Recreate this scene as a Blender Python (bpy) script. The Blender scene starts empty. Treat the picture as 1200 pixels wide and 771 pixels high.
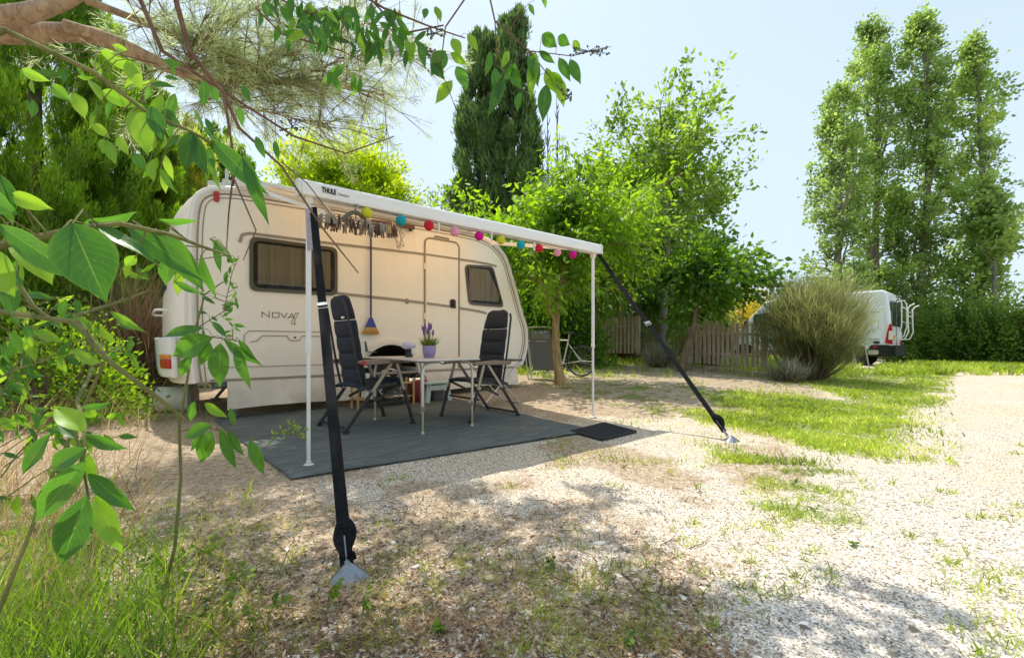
import bpy, bmesh, math, random
import numpy as np
from mathutils import Vector, Matrix, noise
random.seed(7)
R = math.radians
F = 520.0; CH = 0.9; HZ = 401.6
scene = bpy.context.scene
COL = scene.collection

def smooth01(a, b, x):
    t = min(1, max(0, (x-a)/(b-a))); return t*t*(3-2*t)
def gz(x, y):
    """terrain height"""
    if y < 1: return 0.0
    t = max(0.0, y-4.6)
    h = 0.045*(t*t/(t+0.8)) if t > 0 else 0
    h = min(h, 0.95*(1-math.exp(-h/0.95))) if h > 0 else 0
    w = 1-0.93*smooth01(.32, .95, x/max(y, .1))
    if x/max(y,.1) < -.3: w = 1-.6*smooth01(.5, 1.3, -x/max(y,.1))
    return h*w
def G(px, py):
    """a ground point"""
    z = 0
    for i in range(30):
        Y = F*(CH-z)/(py-HZ); X = (px-600)/F*Y; z = z*.5+.5*gz(X, Y)
    return Vector((X, Y, gz(X, Y)))
def at(px, py, Y):
    return Vector(((px-600)/F*Y, Y, CH-(py-HZ)/F*Y))

# ------------------------------------------------------------ materials
class NT:
    def __init__(s, name):
        s.m = bpy.data.materials.new(name); s.m.use_nodes = True
        s.t = s.m.node_tree; s.b = s.t.nodes['Principled BSDF']; s.out = s.t.nodes['Material Output']
    def n(s, typ, **kw):
        nd = s.t.nodes.new(typ)
        for k, v in kw.items():
            if k.startswith('i_'):
                key = k[2:]
                key = int(key) if key.isdigit() else key.replace('_', ' ')
                nd.inputs[key].default_value = v
            else: setattr(nd, k, v)
        return nd
    def l(s, a, b): s.t.links.new(a, b)
    def pos(s, scale=1):
        g = s.n('ShaderNodeNewGeometry'); return g.outputs['Position']
    def noise(s, scale, detail=4, rough=.55, vec=None, typ='FBM', dist=0):
        nd = s.n('ShaderNodeTexNoise'); nd.inputs['Scale'].default_value = scale
        nd.inputs['Detail'].default_value = detail; nd.inputs['Roughness'].default_value = rough
        nd.inputs['Distortion'].default_value = dist
        s.l(vec or s.pos(), nd.inputs['Vector']); return nd.outputs['Fac']
    def ramp(s, fac, stops, interp='LINEAR'):
        r = s.n('ShaderNodeValToRGB'); r.color_ramp.interpolation = interp
        e = r.color_ramp.elements
        while len(e) < len(stops): e.new(.5)
        for i, (p, c) in enumerate(stops):
            e[i].position = p
            if isinstance(c, (int, float)): c = (c, c, c)
            e[i].color = (*c, 1)
        s.l(fac, r.inputs['Fac']); return r.outputs['Color']
    def mix(s, fac, a, b, mode='MIX'):
        m = s.n('ShaderNodeMix', data_type='RGBA', blend_type=mode)
        for v, k in ((fac, 0), (a, 6), (b, 7)):
            if isinstance(v, (int, float)): m.inputs[k].default_value = v
            elif isinstance(v, tuple): m.inputs[k].default_value = (*v, 1)
            else: s.l(v, m.inputs[k])
        return m.outputs[2]
    def math(s, op, a, b=0.0, clamp=False):
        m = s.n('ShaderNodeMath', operation=op); m.use_clamp = clamp
        for v, k in ((a, 0), (b, 1)):
            if isinstance(v, (int, float)): m.inputs[k].default_value = v
            else: s.l(v, m.inputs[k])
        return m.outputs[0]
    def attr(s, name):
        return s.n('ShaderNodeAttribute', attribute_name=name).outputs['Fac']
    def bump(s, h, strength=.3, dist=.01):
        b = s.n('ShaderNodeBump'); b.inputs['Strength'].default_value = strength; b.inputs['Distance'].default_value = dist
        s.l(h, b.inputs['Height']); s.l(b.outputs[0], s.b.inputs['Normal'])

def simple(name, col, rough=.5, metal=0, var=.12, scale=8, bump=0, spec=.5, dirt=0):
    t = NT(name); c = tuple(col)
    f = t.noise(scale, 5, .6)
    a = tuple(x*(1-var) for x in c); b = tuple(min(1, x*(1+var)) for x in c)
    cc = t.ramp(f, [(.3, a), (.7, b)])
    if dirt:
        d = t.noise(2.3, 6, .7); cc = t.mix(t.math('MULTIPLY', t.ramp(d, [(.48, 0), (.75, 1)]), dirt), cc, (.22, .17, .11))
    t.l(cc, t.b.inputs['Base Color'])
    t.b.inputs['Roughness'].default_value = rough; t.b.inputs['Metallic'].default_value = metal
    t.b.inputs['Specular IOR Level'].default_value = spec
    if bump: t.bump(t.noise(scale*12, 3, .6), bump, .004)
    return t.m

def foliage(name, dark, light, trans=.35, yellow=None, rough=.5, spec=.4, clump=1.2, tint=None):
    t = NT(name)
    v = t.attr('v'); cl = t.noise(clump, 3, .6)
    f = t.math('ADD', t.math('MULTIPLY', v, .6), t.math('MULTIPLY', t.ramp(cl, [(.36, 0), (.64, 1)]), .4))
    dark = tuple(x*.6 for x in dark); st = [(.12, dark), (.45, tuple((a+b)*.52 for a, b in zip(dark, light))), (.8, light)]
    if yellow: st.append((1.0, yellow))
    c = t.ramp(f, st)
    t.l(c, t.b.inputs['Base Color']); t.b.inputs['Roughness'].default_value = rough
    t.b.inputs['Specular IOR Level'].default_value = spec
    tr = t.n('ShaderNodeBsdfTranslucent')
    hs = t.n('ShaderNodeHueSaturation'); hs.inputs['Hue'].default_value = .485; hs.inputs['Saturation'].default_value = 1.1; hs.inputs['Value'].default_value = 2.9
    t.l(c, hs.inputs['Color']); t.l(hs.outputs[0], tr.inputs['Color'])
    ms = t.n('ShaderNodeMixShader'); ms.inputs[0].default_value = trans
    t.l(t.b.outputs[0], ms.inputs[1]); t.l(tr.outputs[0], ms.inputs[2]); t.l(ms.outputs[0], t.out.inputs[0])
    return t.m

def bark(name, a, b, scale=14):
    t = NT(name); co = t.n('ShaderNodeMapping'); co.inputs['Scale'].default_value = (1, 1, .25); t.l(t.pos(), co.inputs[0])
    f = t.noise(scale, 8, .7, co.outputs[0], dist=.6)
    t.l(t.ramp(f, [(.3, a), (.7, b)]), t.b.inputs['Base Color']); t.b.inputs['Roughness'].default_value = .9
    t.bump(f, .8, .02); return t.m

M = {}
def mats():
    M['wall'] = simple('caravan_paint', (.84, .75, .62), .32, var=.02, scale=3, bump=.0, dirt=.05)
    # hammered aluminium skin
    t = NT('caravan_skin'); f = t.noise(1.5, 3)
    cc = t.ramp(f, [(.3, (.89, .825, .70)), (.7, (.92, .855, .735))])
    d = t.noise(3, 6, .7); cc = t.mix(t.math('MULTIPLY', t.ramp(d, [(.5, 0), (.8, 1)]), .18), cc, (.5, .41, .3))
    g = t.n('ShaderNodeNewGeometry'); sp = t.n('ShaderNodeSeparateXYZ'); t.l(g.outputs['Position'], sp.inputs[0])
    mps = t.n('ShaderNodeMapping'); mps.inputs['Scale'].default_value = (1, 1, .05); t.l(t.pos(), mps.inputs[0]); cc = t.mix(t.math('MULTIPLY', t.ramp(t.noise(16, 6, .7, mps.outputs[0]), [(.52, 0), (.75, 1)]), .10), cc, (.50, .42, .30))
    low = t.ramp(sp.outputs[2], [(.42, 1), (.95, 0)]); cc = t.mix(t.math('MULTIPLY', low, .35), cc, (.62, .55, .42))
    t.l(cc, t.b.inputs['Base Color']); t.b.inputs['Roughness'].default_value = .34
    t.bump(t.noise(60, 2, .5), .06, .003); M['skin'] = t.m
    M['white'] = simple('white_plastic', (.80, .78, .74), .35, var=.03, dirt=.08)
    M['cream'] = simple('cream_plastic', (.78, .72, .62), .4, var=.03)
    M['trim'] = simple('grey_brown_trim', (.30, .25, .19), .4, var=.1)
    M['line'] = simple('panel_gap', (.34, .28, .2), .6)
    M['black'] = simple('black_plastic', (.02, .02, .022), .45)
    M['rubber'] = simple('rubber', (.025, .025, .027), .8, bump=.2)
    M['dark'] = simple('dark_void', (.02, .018, .016), .9)
    M['fabric'] = simple('padded_black_fabric', (.022, .026, .036), .85, var=.25, scale=30, bump=.3)
    M['seatfab'] = simple('navy_seat_fabric', (.018, .03, .05), .85, var=.25, scale=30, bump=.3)
    M['alu'] = simple('aluminium', (.62, .60, .56), .38, .75, var=.08)
    M['frame'] = simple('champagne_frame', (.36, .31, .25), .42, .6, var=.1)
    M['armrest'] = simple('brown_armrest', (.22, .17, .13), .5)
    M['railw'] = simple('rail_white', (.83, .81, .78), .35, var=.02, dirt=.05)
    M['brown'] = simple('brown_wood', (.10, .045, .03), .5)
    M['wood'] = simple('pale_wood', (.52, .33, .16), .6, var=.2, scale=20)
    M['straw'] = simple('straw', (.62, .36, .10), .8, var=.3, scale=60)
    M['blue'] = simple('blue_plastic', (.02, .05, .28), .35)
    M['navy'] = simple('navy', (.015, .025, .12), .35)
    M['teal'] = simple('teal_plastic', (.02, .12, .13), .4)
    M['lav_pot'] = simple('lavender_pot', (.30, .24, .42), .35, var=.15, scale=20)
    M['steel'] = simple('galvanised_steel', (.26, .28, .30), .42, .7, var=.25, scale=40, bump=.1)
    M['strap'] = simple('black_webbing', (.012, .012, .013), .85, var=.4, scale=50, bump=.4, spec=.15)
    M['strapfade'] = simple('faded_webbing', (.42, .38, .42), .8, var=.2, scale=40)
    M['red'] = simple('red_plastic', (.45, .01, .01), .25)
    M['orange'] = simple('orange_plastic', (.75, .22, .03), .35)
    M['ink'] = simple('black_ink', (.015, .015, .015), .5)
    M['inkgrey'] = simple('grey_ink', (.22, .21, .2), .5)
    M['letter'] = simple('brown_letter', (.11, .075, .045), .5)
    M['paleg'] = simple('pale_mint_plastic', (.48, .58, .55), .45)
    M['canvas'] = simple('skirt_canvas', (.76, .69, .58), .8, var=.08, scale=6, bump=.2, dirt=.3)
    M['bag'] = simple('red_cloth', (.22, .02, .03), .7, var=.3)
    M['shoe_grey'] = simple('grey_shoe', (.16, .15, .14), .7)
    M['shoe_beige'] = simple('beige_shoe', (.52, .45, .36), .7)
    M['fence'] = bark('weathered_fence', (.42, .30, .23), (.75, .60, .48), 10)
    M['mesh'] = simple('grey_mesh_fabric', (.17, .172, .175), .85, scale=40)
    M['vanwhite'] = simple('van_white', (.82, .83, .84), .28, var=.02)
    M['yellowplate'] = simple('yellow_plate', (.75, .35, .03), .4)
    # felt
    for k, c in dict(yellow=(.62, .60, .03), teal=(.0, .36, .42), red=(.62, .01, .03), pink=(.80, .33, .42), magenta=(.62, .0, .25)).items():
        M['ball_'+k] = simple('cotton_'+k, c, .9, var=.25, scale=90, bump=.6)
    # glass with reflection
    t = NT('tinted_window'); t.l(t.ramp(t.noise(4, 3), [(.3, (.03, .035, .025)), (.7, (.05, .055, .04))]), t.b.inputs['Base Color'])
    t.b.inputs['Roughness'].default_value = .04; t.b.inputs['Specular IOR Level'].default_value = 1.0
    tr = t.n('ShaderNodeBsdfTransparent'); tr.inputs[0].default_value = (.85, .80, .68, 1)
    ms = t.n('ShaderNodeMixShader'); fr = t.n('ShaderNodeFresnel'); fr.inputs[0].default_value = 1.5
    f = t.math('ADD', t.math('MULTIPLY', fr.outputs[0], 2.2), .14, True)
    t.l(f, ms.inputs[0]); t.l(tr.outputs[0], ms.inputs[1]); t.l(t.b.outputs[0], ms.inputs[2]); t.l(ms.outputs[0], t.out.inputs[0]); M['glass'] = t.m
    M['vanglass'] = simple('van_glass', (.03, .05, .045), .05, spec=1.0)
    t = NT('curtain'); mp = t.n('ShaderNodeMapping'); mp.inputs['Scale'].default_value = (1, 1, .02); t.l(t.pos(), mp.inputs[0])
    t.l(t.ramp(t.noise(17, 5, .7, mp.outputs[0]), [(.3, (.34, .30, .24)), (.48, (.68, .62, .52)), (.7, (.84, .79, .69))]), t.b.inputs['Base Color']); t.b.inputs['Roughness'].default_value = .9; M['curtain'] = t.m  # vertical streaks paint the shading of the folds into the cloth colour
    # awning cloth
    t = NT('awning_cloth'); c = t.ramp(t.noise(5, 3), [(.3, (.74, .54, .36)), (.7, (.80, .60, .42))])
    t.l(c, t.b.inputs['Base Color']); t.b.inputs['Roughness'].default_value = .8
    tr = t.n('ShaderNodeBsdfTranslucent'); tr.inputs[0].default_value = (1, .68, .42, 1)
    ms = t.n('ShaderNodeMixShader'); ms.inputs[0].default_value = .72
    t.l(t.b.outputs[0], ms.inputs[1]); t.l(tr.outputs[0], ms.inputs[2]); t.l(ms.outputs[0], t.out.inputs[0]); M['awning'] = t.m
    # mat
    t = NT('ground_mat'); mp = t.n('ShaderNodeMapping'); mp.inputs['Rotation'].default_value = (0, 0, -R(39.76)); t.l(t.pos(), mp.inputs[0])
    w = t.n('ShaderNodeTexWave'); w.inputs['Scale'].default_value = 55; w.inputs['Distortion'].default_value = 1.5; t.l(mp.outputs[0], w.inputs[0])
    mp2 = t.n('ShaderNodeMapping'); mp2.inputs['Scale'].default_value = (1, 9, 1); t.l(mp.outputs[0], mp2.inputs[0])
    n1 = t.noise(3, 8, .7, mp2.outputs[0])
    c = t.ramp(n1, [(.32, (.06, .08, .078)), (.5, (.105, .125, .12)), (.7, (.20, .215, .195))])
    dd = t.noise(1.7, 8, .75); c = t.mix(t.ramp(dd, [(.56, 0), (.72, .55)]), c, (.26, .235, .19))
    sp = t.noise(90, 2, .5); c = t.mix(t.ramp(sp, [(.70, 0), (.74, .7)]), c, (.5, .46, .38))
    t.l(c, t.b.inputs['Base Color']); t.b.inputs['Roughness'].default_value = .85
    t.bump(t.math('ADD', t.math('MULTIPLY', w.outputs['Fac'], .25), n1), .5, .008); M['mat'] = t.m
    # foliage
    M['f_bright'] = foliage('leaf_bright', (.05, .12, .014), (.19, .33, .035), .5, (.42, .52, .09))
    M['f_mid'] = foliage('leaf_mid', (.05, .115, .018), (.19, .30, .05), .48, (.38, .47, .10))
    M['f_round'] = foliage('leaf_round', (.08, .15, .006), (.34, .45, .025), .5, (.58, .62, .07), clump=2)
    M['f_dark'] = foliage('leaf_dark', (.03, .09, .012), (.12, .24, .028), .42, (.24, .38, .06))
    M['f_poplar'] = foliage('leaf_poplar', (.08, .14, .035), (.28, .39, .11), .45, (.48, .53, .14), clump=.8)
    M['f_cyp'] = foliage('cypress_green', (.035, .08, .02), (.14, .23, .06), .25, clump=2)
    M['f_cyp2'] = foliage('conifer_green', (.022, .07, .008), (.22, .38, .03), .38, clump=1.8)
    M['f_browntwig'] = foliage('brown_twigs', (.07, .04, .022), (.26, .17, .10), .1, (.36, .26, .15))
    M['f_pale'] = foliage('pale_conifer', (.15, .20, .02), (.46, .50, .08), .45, (.65, .65, .2))
    M['f_pine'] = foliage('pine_needles', (.20, .25, .11), (.42, .48, .27), .5, clump=2)
    M['f_broom'] = foliage('broom_stems', (.10, .13, .04), (.29, .33, .12), .3, (.42, .45, .20))
    M['f_lav'] = foliage('lavender_grey', (.15, .16, .10), (.36, .36, .26), .25)
    M['f_hedge'] = foliage('hedge_green', (.03, .075, .014), (.12, .21, .035), .4, (.26, .34, .07), clump=1.5)
    M['f_grass'] = foliage('grass_green', (.11, .18, .025), (.30, .39, .06), .5, (.60, .57, .22), clump=1.1)
    M['f_dry'] = foliage('dry_stems', (.20, .13, .06), (.50, .38, .19), .3, (.65, .55, .30))
    M['f_olive'] = foliage('reed_green', (.06, .14, .02), (.21, .36, .04), .45, (.46, .52, .10))
    M['f_lavfl'] = simple('lavender_flower', (.20, .10, .32), .8, var=.3, scale=60)
    M['f_yellow'] = foliage('yellow_blossom', (.35, .28, .02), (.65, .50, .03), .4)
    # glossy close leaf with midrib
    for nm, a, b in (('gloss', (.022, .11, .008), (.055, .20, .012)), ('glossy2', (.09, .25, .010), (.20, .38, .018))):
        t = NT('glossy_leaf_'+nm); uv = t.n('ShaderNodeUVMap').outputs[0]
        sx = t.n('ShaderNodeSeparateXYZ'); t.l(uv, sx.inputs[0])
        d = t.math('ABSOLUTE', t.math('SUBTRACT', sx.outputs[0], .5))
        rib = t.ramp(d, [(.0, 1), (.022, 0)])
        # side veins
        k = t.math('ADD', t.math('MULTIPLY', sx.outputs[1], 62), t.math('MULTIPLY', d, -34))
        ve = t.ramp(t.math('SINE', k), [(.85, 0), (1, .24)])
        c = t.ramp(t.math('ADD', t.math('MULTIPLY', t.attr('v'), .5), t.math('MULTIPLY', t.noise(35, 4, .6), .5)), [(.25, a), (.75, b)])
        edge = t.ramp(d, [(.40, 0), (.5, .6)])
        c = t.mix(t.math('MULTIPLY', edge, .3), c, (.18, .34, .03))
        c = t.mix(t.math('ADD', t.math('MULTIPLY', rib, .5), t.math('MULTIPLY', ve, .5), True), c, (.20, .36, .06))
        spn = t.noise(170, 2, .5); c = t.mix(t.ramp(spn, [(.68, 0), (.74, .75)]), c, (.17, .11, .03))
        t.l(c, t.b.inputs['Base Color']); t.b.inputs['Roughness'].default_value = .38; t.b.inputs['Specular IOR Level'].default_value = .55
        t.bump(t.math('ADD', ve, t.noise(25, 3)), .25, .002)
        tr = t.n('ShaderNodeBsdfTranslucent'); hs = t.n('ShaderNodeHueSaturation'); hs.inputs['Hue'].default_value = .48; hs.inputs['Value'].default_value = 2.6
        t.l(c, hs.inputs['Color']); t.l(hs.outputs[0], tr.inputs['Color'])
        ms = t.n('ShaderNodeMixShader'); ms.inputs[0].default_value = .42
        t.l(t.b.outputs[0], ms.inputs[1]); t.l(tr.outputs[0], ms.inputs[2]); t.l(ms.outputs[0], t.out.inputs[0]); M[nm] = t.m
    M['b_pine'] = bark('pine_bark', (.20, .125, .075), (.62, .44, .29), 18)
    M['b_ochre'] = bark('ochre_bark', (.20, .13, .05), (.52, .38, .18), 14)
    M['b_brown'] = bark('brown_bark', (.09, .06, .035), (.26, .18, .11), 16)
    M['b_grey'] = bark('grey_bark', (.10, .085, .065), (.30, .26, .20), 10)
    M['b_twig'] = bark('twig', (.10, .05, .03), (.26, .15, .09), 30)
    M['b_green'] = bark('green_stem', (.10, .12, .03), (.28, .26, .09), 30)

# ------------------------------------------------------------ mesh builder
class MB:
    def __init__(s): s.v = []; s.f = []; s.mi = []; s.cur = 0
    def add(s, vs, fs):
        o = len(s.v); s.v += [tuple(v) for v in vs]
        for f in fs: s.f.append([i+o for i in f]); s.mi.append(s.cur)
    def box(s, c, d, rot=None):
        x, y, z = [k/2 for k in d]; vs = []
        for a in (-1, 1):
            for b in (-1, 1):
                for e in (-1, 1):
                    v = Vector((a*x, b*y, e*z))
                    if rot is not None: v = rot @ v
                    vs.append(v+Vector(c))
        s.add(vs, [(0, 1, 3, 2), (4, 6, 7, 5), (0, 4, 5, 1), (2, 3, 7, 6), (0, 2, 6, 4), (1, 5, 7, 3)])
    def tube(s, pts, r, n=8, cap=True):
        pts = [Vector(p) for p in pts]; m = len(pts)
        rs = r if isinstance(r, (list, tuple)) else [r]*m
        prev = None; vs = []
        for i, p in enumerate(pts):
            d = (pts[min(i+1, m-1)]-pts[max(i-1, 0)])
            if d.length < 1e-9: d = Vector((0, 0, 1))
            d.normalize()
            if prev is None:
                a = Vector((0, 0, 1)) if abs(d.z) < .9 else Vector((1, 0, 0)); u = d.cross(a).normalized()
            else:
                u = prev-d*prev.dot(d)
                u = u.normalized() if u.length > 1e-6 else d.orthogonal().normalized()
            prev = u; w = d.cross(u)
            for k in range(n):
                t = 2*math.pi*k/n; vs.append(p+(u*math.cos(t)+w*math.sin(t))*rs[i])
        fs = []
        for i in range(m-1):
            for k in range(n):
                a = i*n+k; b = i*n+(k+1) % n; fs.append((a, b, b+n, a+n))
        if cap: fs.append(tuple(range(n))[::-1]); fs.append(tuple(range((m-1)*n, m*n)))
        s.add(vs, fs)
    def bar(s, a, b, w, h, up=(0, 0, 1)):
        a = Vector(a); b = Vector(b); d = (b-a); L = d.length; d.normalize(); up = Vector(up)
        if abs(d.dot(up)) > .99: up = Vector((1, 0, 0))
        x = d.cross(up).normalized(); z = x.cross(d)
        s.box((a+b)/2, (w, L, h), Matrix((x, d, z)).transposed())
    def lathe(s, c, prof, n=24, axis='Z'):
        vs = []; m = len(prof)
        for (r, z) in prof:
            for k in range(n):
                t = 2*math.pi*k/n; p = (r*math.cos(t), r*math.sin(t), z)
                if axis == 'Y': p = (p[0], p[2], p[1])
                if axis == 'X': p = (p[2], p[0], p[1])
                vs.append(Vector(p)+Vector(c))
        fs = []
        for i in range(m-1):
            for k in range(n):
                a = i*n+k; b = i*n+(k+1) % n; fs.append((a, b, b+n, a+n))
        if prof[0][0] > 1e-4: fs.append(tuple(range(n))[::-1])
        if prof[-1][0] > 1e-4: fs.append(tuple(range((m-1)*n, m*n)))
        s.add(vs, fs)
    def torus(s, c, R1, r, axis='Y', n=32, k=8, a0=0, a1=2*math.pi, sx=1):
        full = abs(a1-a0-2*math.pi) < 1e-6; pts = []
        for i in range(n if full else n+1):
            t = a0+(a1-a0)*i/n; x, z = R1*math.cos(t)*sx, R1*math.sin(t)
            p = {'Y': (x, 0, z), 'X': (0, x, z), 'Z': (x, z, 0)}[axis]; pts.append(Vector(c)+Vector(p))
        if full: pts += [pts[0]]
        s.tube(pts, r, k, cap=not full)
    def prism(s, poly, y0, y1, axis='Y'):
        """poly in (a, z); extruded along axis"""
        n = len(poly); vs = []
        for y in (y0, y1):
            for (a, z) in poly: vs.append({'Y': (a, y, z), 'X': (y, a, z), 'Z': (a, z, y)}[axis])
        fs = [tuple(range(n)), tuple(range(n, 2*n))[::-1]]
        for i in range(n): j = (i+1) % n; fs.append((i, i+n, j+n, j))
        s.add(vs, fs)
    def sphere(s, c, r, n=16, m=10, sc=(1, 1, 1)):
        vs = [Vector(c)+Vector((0, 0, r*sc[2]))]
        for i in range(1, m):
            p = math.pi*i/m
            for k in range(n):
                t = 2*math.pi*k/n; vs.append(Vector(c)+Vector((r*sc[0]*math.sin(p)*math.cos(t), r*sc[1]*math.sin(p)*math.sin(t), r*sc[2]*math.cos(p))))
        vs.append(Vector(c)-Vector((0, 0, r*sc[2]))); fs = []
        for k in range(n): fs.append((0, 1+k, 1+(k+1) % n))
        for i in range(m-2):
            for k in range(n): a = 1+i*n+k; b = 1+i*n+(k+1) % n; fs.append((a, a+n, b+n, b))
        L = len(vs)-1; o = 1+(m-2)*n
        for k in range(n): fs.append((L, o+(k+1) % n, o+k))
        s.add(vs, fs)
    def build(s, name, mat, parent=None, smooth=False, bevel=0, segs=2, fix=True, sub=0):
        me = bpy.data.meshes.new(name); me.from_pydata(s.v, [], s.f)
        for m in (mat if isinstance(mat, (list, tuple)) else [mat]): me.materials.append(m)
        me.polygons.foreach_set('material_index', s.mi)
        if fix:
            bm = bmesh.new(); bm.from_mesh(me); bmesh.ops.recalc_face_normals(bm, faces=bm.faces); bm.to_mesh(me); bm.free()
        if smooth:
            me.shade_smooth()
        me.update()
        o = bpy.data.objects.new(name, me); COL.objects.link(o)
        if parent is not None: o.parent = parent
        if bevel:
            b = o.modifiers.new('bevel', 'BEVEL'); b.width = bevel; b.segments = segs; b.limit_method = 'ANGLE'; b.angle_limit = R(35)
            b.harden_normals = False
        if sub:
            q = o.modifiers.new('sub', 'SUBSURF'); q.levels = sub; q.render_levels = sub
        if smooth and bevel == 0 and not sub:
            try: me.set_sharp_from_angle(angle=R(42))
            except Exception: pass
        return o

def rrect(x0, x1, z0, z1, r, n=5):
    p = []
    for (cx, cz, a0) in ((x1-r, z0+r, -90), (x1-r, z1-r, 0), (x0+r, z1-r, 90), (x0+r, z0+r, 180)):
        for i in range(n+1):
            a = R(a0+90*i/n); p.append((cx+r*math.cos(a), cz+r*math.sin(a)))
    return p
def round_poly(pts, r, n=5):
    """round the corners of a polygon"""
    out = []; m = len(pts)
    for i in range(m):
        p = Vector(pts[i]).to_2d() if len(pts[i]) > 2 else Vector(pts[i]); a = Vector(pts[i-1]); b = Vector(pts[(i+1) % m])
        u = (a-p); v = (b-p); rr = min(r, u.length*.45, v.length*.45); u = p+u.normalized()*rr; v = p+v.normalized()*rr
        for k in range(n+1):
            t = k/n; q = u*(1-t)**2+p*2*t*(1-t)+v*t*t; out.append((q.x, q.y))
    return out
def thing(name, label, cat, loc=(0, 0, 0), rz=0, group=None):
    o = bpy.data.objects.new(name, None); COL.objects.link(o); o.empty_display_size = .1
    o.location = loc; o.rotation_euler = (0, 0, rz); o['label'] = label; o['category'] = cat
    if group: o['group'] = group
    return o
def tag(o, label=None, cat=None, group=None, kind=None):
    if label: o['label'] = label
    if cat: o['category'] = cat
    if group: o['group'] = group
    if kind: o['kind'] = kind
    return o
def copy_tree(o, parent=None):
    c = o.copy(); COL.objects.link(c)
    if parent is not None: c.parent = parent
    for ch in list(o.children): copy_tree(ch, c)
    return c

# ------------------------------------------------------------ fast numpy meshes
rng = np.random.default_rng(11)
def np_mesh(name, V, faces_n, FI, mat, parent=None, attr=None, smooth=False):
    """V (n,3); FI flat index array; faces_n verts per face"""
    me = bpy.data.meshes.new(name); nf = len(FI)//faces_n
    me.vertices.add(len(V)); me.vertices.foreach_set('co', V.astype(np.float32).ravel())
    me.loops.add(len(FI)); me.loops.foreach_set('vertex_index', FI.astype(np.int32))
    me.polygons.add(nf); me.polygons.foreach_set('loop_start', np.arange(0, nf*faces_n, faces_n, dtype=np.int32))
    me.update(calc_edges=True)
    if attr is not None:
        a = me.attributes.new('v', 'FLOAT', 'POINT'); a.data.foreach_set('value', attr.astype(np.float32))
    me.materials.append(mat)
    if smooth: me.shade_smooth()
    o = bpy.data.objects.new(name, me); COL.objects.link(o)
    if parent is not None: o.parent = parent
    return o
def unit(a): return a/np.maximum(np.linalg.norm(a, axis=1, keepdims=True), 1e-9)
def leaf_geo(P, D, size, wr=.5, fold=.25, up=None, droop=0):
    """folded leaves of six vertices"""
    n = len(P); D = unit(D)
    if up is None: up = unit(rng.normal(size=(n, 3))+np.array([0, 0, .9]))
    S = unit(np.cross(D, up)); N = np.cross(S, D)
    s = size.reshape(-1, 1)
    w = s*wr*.5
    base = P; tip = P+D*s-np.array([[0, 0, 1]])*s*droop
    m1 = P+D*s*.35; 
    a = m1+S*w+N*w*fold; b = m1-S*w+N*w*fold
    m2 = P+D*s*.72-np.array([[0, 0, 1]])*s*droop*.4
    c = m2+S*w*.62+N*w*fold*.6; d = m2-S*w*.62+N*w*fold*.6
    V = np.stack([base, a, c, tip, d, b, m1, m2], 1).reshape(-1, 3)
    f = np.array([0, 6, 1, 1, 6, 7, 1, 7, 2, 2, 7, 3, 3, 7, 4, 4, 7, 5, 5, 7, 6, 5, 6, 0])
    FI = (np.arange(n)[:, None]*8+f[None]).ravel()
    return V, FI, 8
def diamond_geo(P, D, size, wr=.5, fold=.2, up=None):
    n = len(P); D = unit(D)
    if up is None: up = unit(rng.normal(size=(n, 3))+np.array([0, 0, .9]))
    S = unit(np.cross(D, up)); N = np.cross(S, D); s = size.reshape(-1, 1); w = s*wr*.5
    m = P+D*s*.45
    V = np.stack([P, m+S*w+N*w*fold, P+D*s, m-S*w+N*w*fold], 1).reshape(-1, 3)
    f = np.array([0, 1, 2, 0, 2, 3]); FI = (np.arange(n)[:, None]*4+f[None]).ravel()
    return V, FI, 4
def blade_geo(P, H, bend, w, segs=3, face=None):
    """tapering ribbon from P, rising by vector H (n,3), bending by vector bend (n,3)"""
    n = len(P)
    if face is None:
        ang = rng.uniform(0, math.pi, n); face = np.stack([np.cos(ang), np.sin(ang), np.zeros(n)], 1)
    w = np.asarray(w).reshape(-1, 1) if not np.isscalar(w) else w
    rows = []
    for i in range(segs+1):
        t = i/segs; c = P+H*t+bend*t*t; ww = w*.5*(1-t**1.6) if i < segs else w*.03
        rows += [c-face*ww, c+face*ww]
    V = np.stack(rows, 1).reshape(-1, 3); k = 2*(segs+1); f = []
    for i in range(segs): a = 2*i; f += [a, a+1, a+3, a+2]
    FI = (np.arange(n)[:, None]*k+np.array(f)[None]).ravel()
    return V, FI, k
def foliage_obj(name, geo, mat, parent=None, v=None, fn=3):
    V, FI, k = geo; n = len(V)//k
    if v is None: v = rng.uniform(0, 1, n)
    return np_mesh(name, V, fn, FI, mat, parent, np.repeat(v, k))
mats()
UA = math.atan2(.6396, .7687)
U = Vector((.7687, .6396, 0)); N_ = Vector((-.6396, .7687, 0))
P0 = Vector((-3.42, 4.94, 0))
def wall(px, py):
    k = (px-600)/F; s = (P0.x-k*P0.y)/(k*U.y-U.x); Y = P0.y+s*U.y
    return s, CH-(py-HZ)/F*Y
def L2W(x, y, z): return P0+U*x+N_*y+Vector((0, 0, z))
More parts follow.
